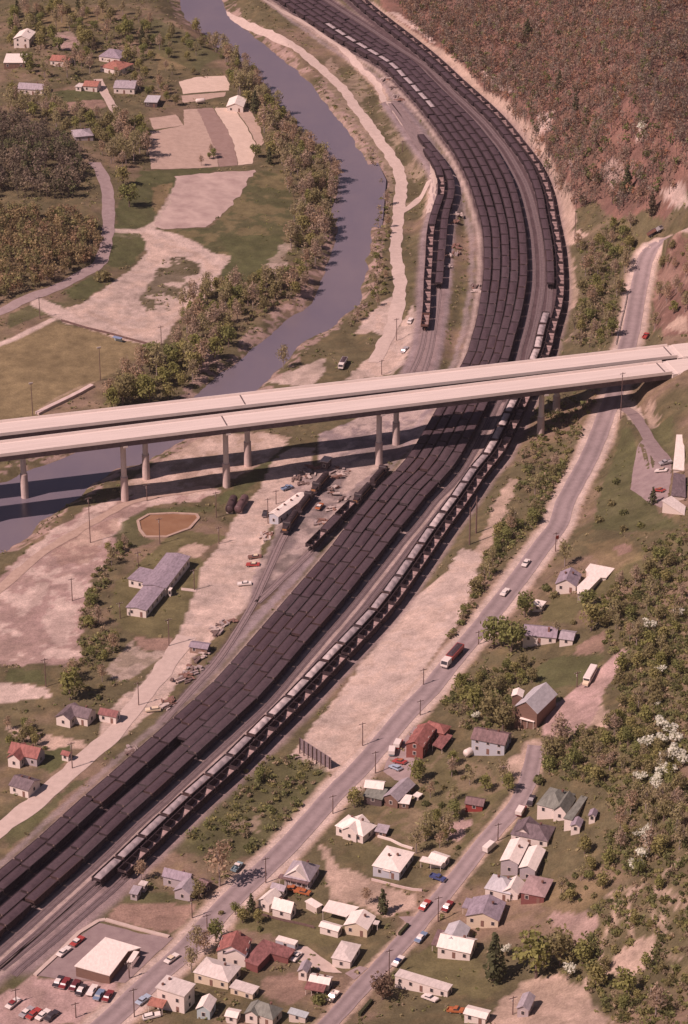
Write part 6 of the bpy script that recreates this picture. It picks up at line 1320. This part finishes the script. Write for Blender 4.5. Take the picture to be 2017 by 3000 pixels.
thicket('8', '900,60 1160,0 1640,-20 1640,640 1380,740 1200,700 1180,560 1280,480 1130,300 1000,290 900,240', 800, 'dense green thicket on the slope right of the street')
thicket('8', '1100,880 1200,840 1300,740 1640,640 1640,1400 1250,1400 1080,1220 1040,1080', 420, 'low scrub between the eroded gullies at the lower right')
thicket('6', '680,90 740,200 830,240 900,-20 1010,-80 1000,40 880,220 760,330 640,520 540,680 460,790 410,880 500,660 620,480 640,330', 420, 'bushy bank between the spoil ground and the highway')
thicket('4', '850,800 1000,700 1150,740 1120,850 1000,1050 900,1150 760,1156 820,1000 860,930', 230, 'bushy bank below the bridge beside the highway')
thicket('h', '90,420 260,300 480,220 500,380 470,560 430,760 340,1040 60,1090 100,810 150,640', 420, 'bushy slope between the yard and the highway above the bridge', SHR + [dict(c=(.19, .13, .10), h=5, r=2, n=40, s=.25, l=1.9)])
thicket('6', '520,900 760,860 900,860 940,950 800,960 740,1150 560,1150 440,1020', 260, 'rough bushes between the barn and the highway')
thicket('7', '960,300 1180,160 1360,190 1500,240 1440,340 1200,620 1060,640 800,600 880,500', 170, 'rough low bushes below the billboard')
thicket('5', '505,300 620,280 560,380 490,490 440,600 480,700 560,735 520,810 440,880 330,870 360,720 380,580 430,430', 150, 'dark hedge belt left of the office lawn')
thicket('o', '480,60 545,110 625,200 675,290 705,350 755,390 770,430 735,560 680,680 630,700 490,810 440,790 640,560 650,420 620,340 600,270 540,180 430,60', 600, 'brushy growth along the inner river bank', SHR + [dict(c=(.20, .14, .11), h=4, r=1.8, n=34, s=.24, l=2)])
thicket('o', '500,20 620,110 720,190 780,260 850,360 885,430 895,640 870,720 800,760 780,740 840,640 855,500 850,400 800,310 740,240 640,150 500,50', 480, 'brushy growth along the outer river bank', SHR[:2] + [dict(c=(.20, .14, .11), h=3, r=1.5, n=30, s=.22, l=2, st=0)] * 2)
thicket('1', '40,60 640,60 720,200 640,320 560,440 200,370 40,360', 260, 'garden bushes among the far village houses')
forest('thicket', np.array([(100, 560), (190, 560), (235, 900), (205, 1060), (150, 1010), (140, 800)]), 1100, SHR + [dict(c=(.125, .11, .05), h=6, r=2.3, n=50, s=.36), dict(c=(.19, .13, .10), h=7, r=2, n=34, s=.24, l=2)], 'scrubby woods farther up the right hand hillside', rng, .7, 1.5)
low_growth('undergrowth', 34000, everywhere, (0,), [(.13, .11, .055), (.11, .10, .05), (.17, .125, .08), (.18, .125, .095)], .36, 'low scrub and weeds over the uncleared ground')
low_growth('rough_grass', 9000, everywhere, (3,), [(.13, .115, .05), (.12, .11, .05), (.15, .125, .06)], .24, 'tufts of rough grass in yards and meadows', .6)

# ------------------------------------------------------------------ thin warm haze over the valley
hm = bpy.data.materials.new('valley_haze'); hm.use_nodes = True; hn, hl = hm.node_tree.nodes, hm.node_tree.links; hn.remove(hn['Principled BSDF'])
pv = hn.new('ShaderNodeVolumePrincipled'); pv.inputs['Color'].default_value = (.86, .74, .80, 1); pv.inputs['Density'].default_value = .000022; pv.inputs['Anisotropy'].default_value = .0
hl.new(pv.outputs[0], hn['Material Output'].inputs['Volume'])
hz_ = MB().box((0, 1500, 252), (2400, 3400, 520)).build('haze', hm); tag(hz_, kind='stuff')
